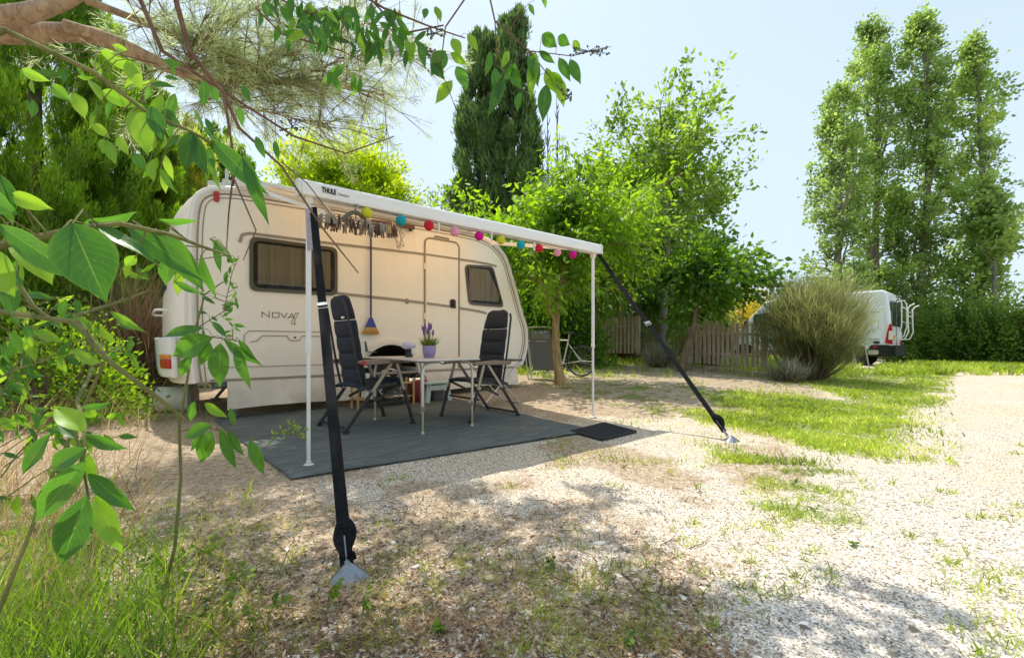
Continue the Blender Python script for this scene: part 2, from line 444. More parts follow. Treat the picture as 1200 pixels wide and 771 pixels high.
# ============================================================ TERRAIN
def inpoly(px, py, poly):
    c = False; j = len(poly)-1
    for i in range(len(poly)):
        xi, yi = poly[i]; xj, yj = poly[j]
        if (yi > py) != (yj > py) and px < (xj-xi)*(py-yi)/(yj-yi+1e-9)+xi: c = not c
        j = i
    return c
GP = [(640, 436), (700, 436), (760, 447), (850, 455), (930, 462), (1000, 470), (960, 455), (900, 444), (960, 436), (1040, 429), (1112, 436), (1105, 455), (1085, 470), (1055, 490), (1040, 512), (1000, 530), (940, 520), (890, 505), (830, 497), (800, 490), (740, 484), (690, 470), (650, 455)]
LAWN = [(1050, 424), (1250, 424), (1250, 437), (1110, 435)]
BACKG = [(560, 400), (1000, 400), (1000, 430), (900, 436), (820, 424), (700, 425), (600, 440)]
def proj(x, y, z=0): return 600+F*x/y, HZ+F*(CH-z)/y
def grassmask(x, y):
    if y < .7: return 0
    n1 = noise.noise(Vector((x*.9, y*.9, 3.1))); n2 = noise.noise(Vector((x*3.1, y*3.1, 1.7))); n3 = noise.noise(Vector((x*8, y*8, 5)))
    px, py = proj(x, y, gz(x, y))
    jx, jy = px+n1*30+n2*14, py+n1*9+n2*6+n3*3
    if inpoly(jx, jy, GP): return 1 if n2+n3*.7+n1*.5 > smooth01(980, 700, px)*.75-.45 else .15
    if inpoly(jx, jy, LAWN) or (y > 7 and inpoly(jx, jy, BACKG)): return 1
    if y > 24: return .8
    if px < 190 and py < 436: return .6 if n2 > -.1 else 0
    if px < 260+n1*120 and py > 600+n1*60: return .6 if n2+n3 > .05 else .1
    if py > 600 and px < 700: return .3 if n2+n3*.8+n1*.5 > .25 else 0
    if 850 < px < 1010 and 540 < py < 620: return .5 if n2+n3 > .18 else 0
    if px > 1000: return .35 if n2+n3 > .62 else 0
    return .4 if n2+n3*.7 > .48 else 0
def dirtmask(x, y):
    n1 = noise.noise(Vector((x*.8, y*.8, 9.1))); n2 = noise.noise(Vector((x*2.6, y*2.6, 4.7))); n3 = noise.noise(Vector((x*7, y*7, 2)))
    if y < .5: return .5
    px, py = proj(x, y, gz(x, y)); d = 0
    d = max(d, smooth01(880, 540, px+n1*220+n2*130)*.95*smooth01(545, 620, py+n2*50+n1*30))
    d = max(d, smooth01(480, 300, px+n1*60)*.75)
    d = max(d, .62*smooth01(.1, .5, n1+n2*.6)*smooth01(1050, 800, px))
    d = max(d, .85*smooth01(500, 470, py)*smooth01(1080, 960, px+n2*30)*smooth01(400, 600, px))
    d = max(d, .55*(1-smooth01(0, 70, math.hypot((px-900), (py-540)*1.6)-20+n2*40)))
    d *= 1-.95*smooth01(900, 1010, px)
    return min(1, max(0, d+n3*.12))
def bumpz(x, y):
    b = .018*noise.noise(Vector((x*1.3, y*1.3, 0)))+.006*noise.noise(Vector((x*5, y*5, 2)))
    q = Vector((x, y, 0))-P0; s = q.dot(U); n = q.dot(N_)
    k = max(0, max(-s-.2, s-5, -n-3.1, n-2.5)); return b*smooth01(0, .6, k)
def axis(lo, hi, fine_lo, fine_hi, step, grow=1.10):
    a = list(np.arange(fine_lo, fine_hi, step)); s = step; x = fine_lo; L = []
    while x > lo: s *= grow; x -= s; L.append(x)
    s = step; x = a[-1]; H = []
    while x < hi: s *= grow; x += s; H.append(x)
    return L[::-1]+a+H
xs = axis(-140, 160, -4, 9, .07); ys = axis(-30, 320, .6, 9, .07)
nx, ny = len(xs), len(ys)
V = np.zeros((ny, nx, 3)); AG = np.zeros((ny, nx)); AD = np.zeros((ny, nx))
for j, y in enumerate(ys):
    for i, x in enumerate(xs):
        z = gz(x, y)
        if y < 40 and abs(x) < 40:
            z += bumpz(x, y)
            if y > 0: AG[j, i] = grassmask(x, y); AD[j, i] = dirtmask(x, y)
        else: AG[j, i] = .8
        V[j, i] = (x, y, z)
idx = np.arange(ny*nx).reshape(ny, nx)
quads = np.stack([idx[:-1, :-1], idx[:-1, 1:], idx[1:, 1:], idx[1:, :-1]], -1)
def is_road(x, y):
    if y < 1.2: return x > 2.6
    px, py = proj(x, y, gz(x, y)); n = noise.noise(Vector((x, y, 7)))*25
    b = 1120-(py-430)*.9 if py < 520 else 1040-(py-520)*.55
    return px > b+n and y < 19
roadm = np.zeros((ny-1, nx-1), bool)
for j in range(ny-1):
    for i in range(nx-1):
        if xs[i] > 0 and xs[i] < 40 and -30 < ys[j] < 19: roadm[j, i] = is_road(xs[i], ys[j])
t = NT('gravel_ground'); P = t.pos()
def vor(scale, feat='F1', vec=None):
    v = t.n('ShaderNodeTexVoronoi', feature=feat); v.inputs['Scale'].default_value = scale; t.l(vec or P, v.inputs['Vector']); return v
wn = t.n('ShaderNodeTexNoise'); wn.inputs['Scale'].default_value = 30; t.l(P, wn.inputs['Vector'])
v1 = vor(120); v2 = vor(250); v3 = vor(30)
def sepx(o):
    s_ = t.n('ShaderNodeSeparateColor'); t.l(o, s_.inputs[0]); return s_.outputs[0]
c1 = t.ramp(sepx(v1.outputs['Color']), [(0, (.06, .05, .04)), (.2, (.34, .29, .24)), (.35, (.58, .53, .46)), (.7, (.74, .70, .62)), (1, (.84, .81, .75))])
gap1 = t.ramp(v1.outputs['Distance'], [(.38, 1), (.82, .26)])
c2 = t.ramp(sepx(v2.outputs['Color']), [(0, (.30, .24, .18)), (.3, (.55, .49, .41)), (1, (.80, .76, .68))])
gr = t.mix(t.ramp(sepx(v3.outputs['Color']), [(.45, 0), (.55, 1)]), c1, c2)
gr = t.mix(1.0, gr, gap1, 'MULTIPLY')
big = t.noise(.55, 6, .65); gr = t.mix(1.0, t.mix(1.0, gr, (1.0, .965, .90), 'MULTIPLY'), (1.36, 1.34, 1.32), 'MULTIPLY'); gr = t.mix(t.ramp(big, [(.38, 0), (.65, .55)]), gr, t.mix(1.0, gr, (1, .88, .72), 'MULTIPLY'))
# dirt / dry litter
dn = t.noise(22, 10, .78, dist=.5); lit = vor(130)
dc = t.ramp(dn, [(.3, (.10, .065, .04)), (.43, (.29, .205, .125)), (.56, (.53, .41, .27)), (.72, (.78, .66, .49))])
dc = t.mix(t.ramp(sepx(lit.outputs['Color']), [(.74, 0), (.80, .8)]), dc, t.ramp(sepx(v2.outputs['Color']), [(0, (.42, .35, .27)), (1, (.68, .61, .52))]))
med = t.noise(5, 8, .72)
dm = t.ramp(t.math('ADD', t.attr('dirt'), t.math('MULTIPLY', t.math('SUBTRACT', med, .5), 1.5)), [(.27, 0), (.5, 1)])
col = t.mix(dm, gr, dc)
gn = t.noise(35, 8, .75)
gc = t.ramp(gn, [(.3, (.07, .10, .02)), (.5, (.18, .22, .045)), (.7, (.40, .36, .16))])
fine = t.noise(14, 8, .75)
gm = t.ramp(t.math('ADD', t.attr('grass'), t.math('MULTIPLY', t.math('SUBTRACT', fine, .5), 1.3)), [(.38, 0), (.62, 1)])
col = t.mix(t.math('MULTIPLY', gm, .8), col, gc)
t.l(col, t.b.inputs['Base Color']); t.b.inputs['Roughness'].default_value = .95; t.b.inputs['Specular IOR Level'].default_value = .15
hh = t.math('ADD', t.math('MULTIPLY', t.math('SUBTRACT', 1, v1.outputs['Distance']), .6), t.math('MULTIPLY', dn, .8))
t.bump(hh, .75, .014)
M['ground'] = t.m
VV = V.reshape(-1, 3)
def gmesh(name, q):
    q = q.reshape(-1, 4); used, inv = np.unique(q, return_inverse=True)
    o = np_mesh(name, VV[used], 4, inv.ravel(), M['ground'], smooth=True)
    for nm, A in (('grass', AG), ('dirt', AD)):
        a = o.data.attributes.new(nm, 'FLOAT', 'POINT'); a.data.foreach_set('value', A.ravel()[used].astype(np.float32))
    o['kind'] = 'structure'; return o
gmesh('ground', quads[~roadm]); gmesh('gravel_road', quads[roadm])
def inmat(p, m=0):
    q = Vector((p[0], p[1], 0))-P0; s = q.dot(U); n = q.dot(N_); return -.45-m < s < 4.4+m and -2.85-m < n < .3
def GZ(x, y): return gz(x, y)+bumpz(x, y)

# ============================================================ CARAVAN
cv = thing('caravan', 'cream white touring caravan with brown window frames parked beside the dark ground mat', 'caravan', P0, UA)
sc_, _ = wall(458, 425); zc = .45; ar = .42
def c(p): return wall(*p)
front = [(4.0, 2.66), (4.32, 2.42), (4.5, 2.02), (4.7, 1.46), (4.82, 1.15), (4.82, .8), (4.7, .5), (4.58, .45)]
def spl(pts, n=6):
    out = []
    for i in range(len(pts)-1):
        p0 = Vector(pts[max(i-1, 0)]); p1 = Vector(pts[i]); p2 = Vector(pts[i+1]); p3 = Vector(pts[min(i+2, len(pts)-1)])
        for k in range(n):
            t_ = k/n; q = .5*((2*p1)+(p2-p0)*t_+(2*p0-5*p1+4*p2-p3)*t_*t_+(3*p1-p0-3*p2+p3)*t_**3); out.append(tuple(q))
    out.append(tuple(pts[-1])); return out
frontc = spl(front)
rearc = spl([(-.13, .45), (-.16, .8), (-.17, 1.8), (-.155, 2.3), (-.10, 2.53), (.05, 2.66), (.3, 2.71)])
arch = [(sc_+ar*math.cos(R(a)), zc+ar*math.sin(R(a))) for a in range(0, 181, 12)]
prof = rearc+[(1.5, 2.74), (3.2, 2.74), (3.7, 2.72)]+frontc+arch
b = MB(); b.prism(prof, 0, 2.2)
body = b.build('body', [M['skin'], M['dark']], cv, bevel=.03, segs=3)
for p in body.data.polygons:
    if p.center.z < zc+ar and abs(p.center.x-sc_) < ar-.005 and len(p.vertices) == 4 and abs(p.normal.y) < .5 and p.center.z > .452: p.material_index = 1
# rear cap
def capz(z): return np.interp(z, [.45, .6, 1.0, 1.6, 2.1, 2.4, 2.55, 2.64, 2.7], [-.15, -.17, -.185, -.18, -.165, -.13, -.07, .02, .2])
def caps(y, z, off=0):
    e = max(0.0, 1-abs(y/1.1-1)**5); bl = .15*e*np.interp(z, [.45, 1.2, 2.3, 2.7], [.9, 1, .9, .2])
    return capz(z)-bl-off
def cap_patch(name, y0, y1, z0, z1, mat, off=0, ny_=22, nz_=22, parent=cv, thick=0):
    b = MB(); vs = []; fs = []
    zs = np.linspace(z0, z1, nz_); yy = np.linspace(y0, y1, ny_)
    for z in zs:
        for y in yy: vs.append((caps(y, z, off), y, z))
    for i in range(nz_-1):
        for j in range(ny_-1): a = i*ny_+j; fs.append((a, a+1, a+ny_+1, a+ny_))
    b.add(vs, fs); o = b.build(name, mat, parent, smooth=True, fix=False)
    if thick:
        m = o.modifiers.new('s', 'SOLIDIFY'); m.thickness = thick; m.offset = 0
    return o
b = MB(); vs = []; fs = []; zs = np.linspace(.45, 2.7, 40); yy = [-.001]+list(np.linspace(0, 2.2, 30))+[2.201]; nyy = len(yy)
for z in zs:
    for j, y in enumerate(yy):
        s_ = caps(min(max(y, 0), 2.2), z)
        vs.append((s_ if 0 < j < nyy-1 else capz(z)+.04, min(max(y, -.004), 2.204), z))
for i in range(len(zs)-1):
    for j in range(nyy-1): a = i*nyy+j; fs.append((a, a+1, a+nyy+1, a+nyy))
b.add(vs, fs); b.build('rear_panel', M['wall'], cv, smooth=True, bevel=0)
rw = cap_patch('window', .5, 1.7, 1.52, 2.12, M['black'], .012, thick=.02); cap_patch('pane', .55, 1.65, 1.56, 2.08, M['vanglass'], .026, parent=rw)
bp = cap_patch('bumper', .02, 2.18, .52, .96, M['white'], .07, thick=.03)
for y0, y1 in ((.06, .3), (1.95, 2.14)):
    cap_patch('tail_light', y0, y1, .62, .72, M['red'], .092, 6, 6, thick=.02); cap_patch('indicator', y0, y1, .73, .77, M['orange'], .092, 4, 4, thick=.02)
b = MB(); hp = [(caps(y, 1.27, o), y, 1.27) for y, o in ((.35, 0), (.36, .07), (.5, .1), (1.1, .1), (1.7, .1), (1.84, .07), (1.85, 0))]
b.tube(hp, .014, 8); b.build('grab_handle', M['white'], cv, smooth=True)
# mouldings following the profile
def offs(poly, d):
    out = []
    for i in range(len(poly)):
        a = Vector(poly[max(i-1, 0)]); c2_ = Vector(poly[min(i+1, len(poly)-1)]); tn = (c2_-a).normalized(); out.append((poly[i][0]+tn.y*d, poly[i][1]-tn.x*d))
    return out
edge = rearc+[(1.5, 2.74), (3.2, 2.74), (3.7, 2.72)]+frontc[:-4]
for nm, d, r, m in (('edge_moulding', .045, .03, 'white'), ('trim_strip', .10, .010, 'trim'), ('trim_strip', .145, .006, 'trim')):
    b = MB(); b.tube([(x, -.004, z) for x, z in offs(edge, d)], r, 6); b.build(nm, M[m], cv, smooth=True)
# stripes
b = MB(); s0, z0 = wall(281, 272)
st = [(s0, z0-.12), (s0+.02, z0-.03), (s0+.10, z0), (1.2, z0+.01), (2.6, 2.23), (3.6, 2.23), (3.95, 2.22), (4.1, 2.2)]
for i in range(len(st)-1): b.bar((st[i][0], -.006, st[i][1]), (st[i+1][0]+.002, -.006, st[i+1][1]), .008, .032, (0, 0, 1))
b.build('stripe', M['trim'], cv)
b = MB(); st = [wall(394, 343.6), wall(430, 347.5), wall(470, 351.6), wall(497.5, 355.2)]
def strip(b, st, y=-.006, h=.036):
    for i in range(len(st)-1): b.bar((st[i][0], y, st[i][1]), (st[i+1][0], y, st[i+1][1]), .008, h, (0, 0, 1))
strip(b, st); st2 = [wall(500, 355.6), wall(534, 360)]; strip(b, st2, -.012); st3 = [wall(538, 361), wall(560, 364.5), wall(570, 367.2)]; strip(b, st3); b.build('stripe', M['trim'], cv)
b = MB(); b.box((2.3, -.004, .47), (4.5, .012, .035)); b.cur = 0; b.box((1.1, -.01, .62), (2.15, .006, .006)); b.box((3.7, -.01, .62), (1.7, .006, .006)); b.build('lower_rail', M['trim'], cv)
# windows
def window(poly, mname='black', curtains=True, fr=.035):
    cx = sum(p[0] for p in poly)/len(poly); cz = sum(p[1] for p in poly)/len(poly)
    P_ = round_poly(poly, .09, 6); I_ = [(cx+(x-cx)*(1-fr*2.2/(max(a[0] for a in poly)-cx)*.5), cz+(z-cz)*(1-fr*1.15/(max(a[1] for a in poly)-cz))) for x, z in P_]
    b = MB(); n = len(P_); vs = [(x, -.022, z) for x, z in P_]+[(x, -.022, z) for x, z in I_]+[(x, .0, z) for x, z in P_]+[(x, -.004, z) for x, z in I_]; fs = []
    for i in range(n): j = (i+1) % n; fs += [(i, j, n+j, n+i), (i, 2*n+i, 2*n+j, j), (n+i, n+j, 3*n+j, 3*n+i)]
    b.add(vs, fs); w = b.build('window', simple('bronze_frame', (.085, .07, .045), .3), cv, smooth=True)
    b = MB(); b.add([(x, -.016, z) for x, z in I_], [tuple(range(n))]); b.build('pane', M['glass'], w, fix=False)
    x0, x1 = min(p[0] for p in I_), max(p[0] for p in I_); z0, z1 = min(p[1] for p in I_), max(p[1] for p in I_)
    b = MB(); b.add([(x, -.003, z) for x, z in I_], [tuple(range(n))]); b.build('interior', M['dark'], w, fix=False)
    # curtain
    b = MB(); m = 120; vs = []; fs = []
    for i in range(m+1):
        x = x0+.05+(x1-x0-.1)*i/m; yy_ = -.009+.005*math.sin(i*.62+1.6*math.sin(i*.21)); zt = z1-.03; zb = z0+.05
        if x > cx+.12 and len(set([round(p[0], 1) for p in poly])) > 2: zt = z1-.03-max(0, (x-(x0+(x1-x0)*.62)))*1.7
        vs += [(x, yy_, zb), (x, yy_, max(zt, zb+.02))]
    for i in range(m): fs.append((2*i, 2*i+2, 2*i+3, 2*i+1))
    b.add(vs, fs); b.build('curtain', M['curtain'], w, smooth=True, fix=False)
    return w
s1, zb = wall(292, 341); s2, zb2 = wall(395, 347); zt = wall(292, 277)[1]
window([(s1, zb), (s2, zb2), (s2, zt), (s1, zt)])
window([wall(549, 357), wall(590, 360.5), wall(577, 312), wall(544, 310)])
# door
sd0 = wall(497.5, 300)[0]; sd1 = wall(537.5, 300)[0]; zdt = wall(517, 281.5)[1]
pl = [(sd0, .5), (sd0, zdt-.09)]+[(sd0+.09-.09*math.cos(R(a)), zdt-.09+.09*math.sin(R(a))) for a in (15, 30, 45, 60, 75, 90)]+[(sd1-.09, zdt)]+[(sd1-.09+.09*math.sin(R(a)), zdt-.09+.09*math.cos(R(a))) for a in (15, 30, 45, 60, 75, 90)]+[(sd1, .5)]
b = MB(); n = len(pl); b.prism(pl, -.008, .004); door = b.build('door', M['skin'], cv, bevel=.003)
b = MB(); b.tube([(x, -.010, z) for x, z in pl], .014, 6); b.build('door_frame', M['trim'], door, smooth=True)
sh, zh = wall(530, 356); b = MB(); b.prism(rrect(sh-.05, sh+.05, zh-.07, zh+.07, .03), -.03, -.008); b.box((sh, -.04, zh), (.03, .03, .09)); b.build('handle', M['black'], door, bevel=.006)
b = MB(); a_ = wall(509, 277); b_ = wall(525, 280); b.tube([(a_[0], -.01, a_[1]-.04), (a_[0], -.02, a_[1]), (b_[0], -.02, b_[1]), (b_[0], -.01, b_[1]-.04)], .012, 6); b.build('rain_gutter', M['trim'], cv, smooth=True)
s_, z_ = wall(477, 353); b = MB(); b.lathe((s_, 0, z_), [(.03, -.02), (.03, -.006), (.04, -.001)], 14, 'Y'); b.build('lock', M['trim'], cv, smooth=True)
for zz_ in (.75, 1.3, 2.05): b = MB(); b.box((sd0-.005, -.022, zz_), (.035, .018, .09)); b.build('hinge', M['cream'], door, bevel=.004)
# marker lamp
s_, z_ = wall(253.5, 231); b = MB(); b.prism(rrect(s_-.028, s_+.028, z_-.06, z_+.06, .027), -.03, 0); b.build('marker_light', M['red'], cv, bevel=.006)
# locker hatch
sh0 = wall(286, 400)[0]; zht = 1.04; sh1 = sh0+.95
b = MB(); o = [(sh0, .52), (sh0, zht-.05), (sh0+.05, zht), (sh1, zht), (sh1+.05, zht-.05), (sh1+.05, .52)]; b.tube([(x, -.004, z) for x, z in o], .0055, 5)
o = [(sh0+.06, .91), (sh0+.13, .92), (sh0+.17, .97), (sh0+.2, .985), (sh0+.46, .985), (sh0+.48, .94), (sh0+.52, .925), (sh0+.6, .93), (sh0+.63, .985), (sh1, .985)]; b.tube([(x, -.005, z) for x, z in o], .0055, 5)
hat = b.build('locker_hatch', M['line'], cv); b = MB(); b.lathe((sh0+.55, 0, .965), [(.0001, -.014), (.013, -.012), (.014, 0)], 10, 'Y'); b.build('lock', M['letter'], hat)
# lettering
def lp(x, y): return (270+x/9.63, 340+y/9.63)
strokes = [[(357, 305), (357, 245), (437, 305), (437, 245)], [(475, 253), (475, 308), (548, 308), (548, 253), (475, 253)], [(570, 260), (606, 310), (638, 260)], [(648, 318), (692, 266), (722, 318)], [(665, 303), (714, 303)],
 [(737, 258), (766, 256), (722, 352), (716, 368), (738, 374)], [(737, 258), (686, 372), (690, 386), (738, 384)]]
b = MB()
for i, st in enumerate(strokes):
    pts = [wall(*lp(*q)) for q in st]; h = .008 if i < 5 else .006
    for k in range(len(pts)-1):
        A, B = Vector((pts[k][0], -.003, pts[k][1])), Vector((pts[k+1][0], -.003, pts[k+1][1])); d = (B-A).normalized()*h*.4
        b.bar(A-d, B+d, .003, h, (0, 1, 0)) if False else b.tube([A-d, B+d], h*.5, 6)
b.build('lettering', M['letter'], cv)
# wheel arch flare, wheel
zw = .325; b = MB()
oa, ia = .53, .43; prf = []
vs = []; fs = []; K = 36
for i in range(K+1):
    a = R(180*i/K-0); cc, ss = math.cos(a), math.sin(a)
    for (r, y) in ((oa, .0), (oa-.004, -.016), (oa-.03, -.026), (ia+.03, -.034), (ia, -.028), (ia, .02)): vs.append((sc_+r*cc, y, zc+r*ss*.98))
for i in range(K):
    for j in range(5): a = i*6+j; fs.append((a, a+1, a+7, a+6))
b.add(vs, fs); b.build('wheel_arch', M['cream'], cv, smooth=True, fix=False)
for yw in (.13, 2.07):
    b = MB(); b.lathe((sc_, yw, zw), [(.20, -.09), (.29, -.10), (.32, -.07), (.325, 0), (.32, .07), (.29, .10), (.20, .09)], 32, 'Y'); wh = b.build('wheel', M['rubber'], cv, smooth=True)
    b = MB(); b.lathe((sc_, yw, zw), [(.0001, -.075), (.045, -.08), (.05, -.06), (.06, -.055)], 20, 'Y'); b.torus((sc_, yw-.08, zw), .195, .018, 'Y', 30, 6)
    for k in range(10):
        a = 2*math.pi*k/10; b.bar((sc_+.04*math.cos(a), yw-.07, zw+.04*math.sin(a)), (sc_+.19*math.cos(a), yw-.085, zw+.19*math.sin(a)), .03, .02, (0, 1, 0))
    b.build('rim', M['alu'], wh, smooth=True)
    b = MB(); b.lathe((sc_, yw+.02, zw), [(.0001, -.02), (.19, -.02), (.19, .02)], 20, 'Y'); b.build('brake_drum', M['dark'], wh)
# chassis
b = MB(); b.box((2.2, .35, .40), (4.2, .06, .10)); b.box((2.2, 1.85, .40), (4.2, .06, .10)); b.box((sc_, 1.1, .33), (.08, 1.9, .08)); b.box((.25, 1.1, .42), (.3, 2.0, .04)); b.build('chassis', M['steel'], cv)
for (x, y) in ((.3, .3), (.3, 1.9), (4.3, .3), (4.3, 1.9)):
    b = MB(); zg = gz(*(L2W(x, y, 0).xy)); b.bar((x+.25, y, .40), (x, y, zg+.02), .04, .04); b.box((x, y, zg+.012), (.12, .12, .02)); b.build('steady_leg', M['steel'], cv)
# skirt
def skirt(x0, x1, y=-.012):
    b = MB(); vs = []; fs = []; n = int((x1-x0)/.03)
    for i in range(n+1):
        x = x0+(x1-x0)*i/n
        for k in range(6):
            f = k/5; zz = .455*(1-f)+(.115+.03*abs(math.sin(x*2.1)))*f
            vs.append((x, y-.02*f*(1+math.sin(x*7+f*2)+.5*math.sin(x*17)), zz+gz(*L2W(x, 0, 0).xy)*.5*f))
    for i in range(n):
        for k in range(5): a = i*6+k; fs.append((a, a+1, a+7, a+6))
    b.add(vs, fs); o = b.build('skirt', M['canvas'], cv, smooth=True, fix=False)
skirt(wall(266, 460)[0], sc_-.5); skirt(sc_+.5, 4.55)
# roof gear
b = MB(); s_, z_ = wall(247, 207); b.box((.25, .35, 2.80), (.10, .10, .12)); b.tube([(.25, .35, 2.78), (.25, .35, 3.0)], .02, 8); b.box((.15, .3, 2.76), (.2, .12, .06)); b.build('roof_bracket', M['alu'], cv, bevel=.01)
b = MB(); b.prism(rrect(2.0, 2.7, 2.74, 2.86, .05), .9, 1.5); b.build('roof_light', M['white'], cv, bevel=.02)

# ============================================================ AWNING
nearp = G(359.5, 545); farp = G(698.5, 490)
aw = thing('awning', 'extended caravan awning with white front rail and two thin poles', 'awning', P0, UA)
def rloc(P_): q = P_-P0; return Vector((q.dot(U), q.dot(N_), P_.z))
rn = rloc(nearp); rf = rloc(farp); yr = (rn.y+rf.y)/2
rail0 = rn.x-.06; rail1 = rf.x+.08
def railpt(px, py, dy=0):
    """local point on the rail's vertical plane"""
    k = (px-600)/F; O = P0+N_*(yr+dy); s = (O.x-k*O.y)/(k*U.y-U.x); Y = O.y+s*U.y
    return Vector((s, yr+dy, CH-(py-HZ)/F*Y))
z00 = railpt(365, 214).z; z01 = railpt(365, 230).z; z10 = railpt(695, 286.5).z; z11 = railpt(695, 299.5).z
rt = (z00+z10)/2; rb = (z01+z11)/2; print('rail', rail0, rail1, yr, z00, z01, z10, z11)
b = MB(); sec = [(-.055, rb+.005), (-.06, rb+.03), (-.06, rt-.02), (-.045, rt), (.05, rt+.005), (.06, rt-.02), (.05, rb+.02), (.03, rb)]
b.prism([(y+yr, z) for y, z in sec], rail0, rail1, 'X'); b.build('front_rail', M['railw'], aw, bevel=.006)
for k_ in (0, 1):
    b = MB(); e_ = (rail1+.002, rail1+.03) if k_ else (rail0-.02, rail0-.002); b.prism([(y*1.05+yr, (z-(rt+rb)/2)*1.05+(rt+rb)/2) for y, z in sec], *e_, 'X'); b.build('end_cap', M['white'], aw, bevel=.006)
zcs = wall(300, 215)[1]; zcs = 2.70
b = MB(); b.prism([(-.10, zcs-.01), (-.12, zcs+.04), (-.1, zcs+.10), (.0, zcs+.12), (.04, zcs+.02), (.02, zcs-.03), (-.05, zcs-.04)], rail0-.05, rail1+.05, 'X'); b.build('case', M['railw'], aw, bevel=.01)
b = MB(); vs = []; fs = []; nxs, nys = 40, 14
for i in range(nxs+1):
    x = rail0+.27+(rail1-rail0-.30)*i/nxs
    for j in range(nys+1):
        f = j/nys; y = -.09*(1-f)+(yr+.03)*f; z = (zcs+.06)*(1-f)+(rt-.015)*f-.05*math.sin(math.pi*f)-.008*math.sin(i*1.3)*math.sin(math.pi*f); vs.append((x, y, z))
for i in range(nxs):
    for j in range(nys): a = i*(nys+1)+j; fs.append((a, a+1, a+nys+2, a+nys+1))
b.add(vs, fs); b.build('fabric', M['awning'], aw, smooth=True, fix=False)
for x in (rail0+.12, rail1-.1):
    b = MB(); m = (x+(.5 if x < 1 else -.5), yr*.5, (zcs+rt)/2-.16)
    b.bar((x, -.06, zcs-.0), m, .03, .045); b.bar(m, (x, yr+.05, rt-.06), .03, .045); b.lathe((m[0], m[1], m[2]-.03), [(.03, 0), (.03, .06)], 10); b.build('arm', M['railw'], aw, bevel=.004)
for P_ in (rn, rf):
    b = MB(); zg = P_.z; x = P_.x; y = yr
    b.tube([(x, y, zg+.02), (x, y, zg+.85)], .0135, 10); b.tube([(x, y, zg+.84), (x, y, rb+.01)], .019, 10); lg = b.build('pole', M['railw'], aw, smooth=True)
    b = MB(); b.lathe((x, y, zg+.83), [(.022, 0), (.024, .03), (.02, .05)], 10); b.build('clamp', M['white'], lg, smooth=True)
    b = MB(); b.lathe((x, y, zg+.006), [(.045, 0), (.045, .008), (.02, .015), (.018, .035)], 14); b.build('foot', M['cream'], lg, smooth=True)
    b = MB(); b.box((x, y, rb-.02), (.05, .05, .05)); b.build('bracket', M['cream'], lg, bevel=.005)
def text(body, size, mat, name, loc, rz, parent=None, offset=0, ex=.001, shear=0, sx=1):
    cu = bpy.data.curves.new(name, 'FONT'); cu.body = body; cu.size = size; cu.extrude = ex; cu.offset = offset; cu.shear = shear
    o = bpy.data.objects.new(name, cu); COL.objects.link(o); dg = bpy.context.evaluated_depsgraph_get()
    me = bpy.data.meshes.new_from_object(o.evaluated_get(dg)); me.materials.clear(); me.materials.append(mat)
    bpy.data.objects.remove(o); n = bpy.data.objects.new(name, me); COL.objects.link(n); n.location = loc; n.rotation_euler = (R(90), 0, rz); n.scale = (sx, 1, 1)
    if parent is not None: n.parent = parent
    return n
p = railpt(377.3, 228.2, -.0635); q = railpt(394, 228, -.0635)
lt = text('THULE', .052, M['ink'], 'lettering', (p.x, yr-.0635, rb+.045), 0, aw, offset=.0022)
lt.scale.x = (q.x-p.x)/max(v.co.x for v in lt.data.vertices)
p2 = railpt(396.2, 230, -.0635); q2 = railpt(409.5, 233, -.0635)
lt2 = text('Omnistor', .028, M['inkgrey'], 'lettering', (p2.x, yr-.0635, rb+.045), 0, aw); lt2.scale.x = (q2.x-p2.x)/max(v.co.x for v in lt2.data.vertices)

# ============================================================ BALL GARLAND
gd = thing('ball_garland', 'garland of ten coloured cotton balls strung under the awning rail', 'garland', P0, UA)
balls = [(430, 249.7, 'yellow'), (470, 258.6, 'teal'), (502.6, 264.5, 'red'), (533, 271.6, 'pink'), (561.4, 276.7, 'magenta'), (587, 281.5, 'yellow'), (610.4, 287, 'teal'), (631.6, 291, 'red'), (653, 296, 'pink'), (671.4, 298.5, 'magenta')]
bpos = []
for i, (px, py, k) in enumerate(balls):
    P_ = railpt(px, py, -.05); bpos.append(P_); b = MB(); b.sphere(P_, .043, 18, 12); b.build('cotton_ball', M['ball_'+k], gd, smooth=True)
pts = []
for i in range(len(bpos)-1):
    for k in range(6):
        f = k/6; q = bpos[i].lerp(bpos[i+1], f); q.z += .035-.02*math.sin(math.pi*f)*0; pts.append(q)
b = MB(); b.tube([Vector((bpos[0].x-.1, yr-.04, rb))]+pts+[bpos[-1], Vector((bpos[-1].x+.08, yr-.04, rb))], .003, 5); b.build('cord', M['ink'], gd)
for (px, py) in ((514, 267), (576, 277), (626, 289)):
    q = railpt(px, py, -.06); b = MB(); b.box((q.x, q.y, q.z+.0), (.012, .02, .09)); b.build('clip', M['white'], gd, bevel=.003)

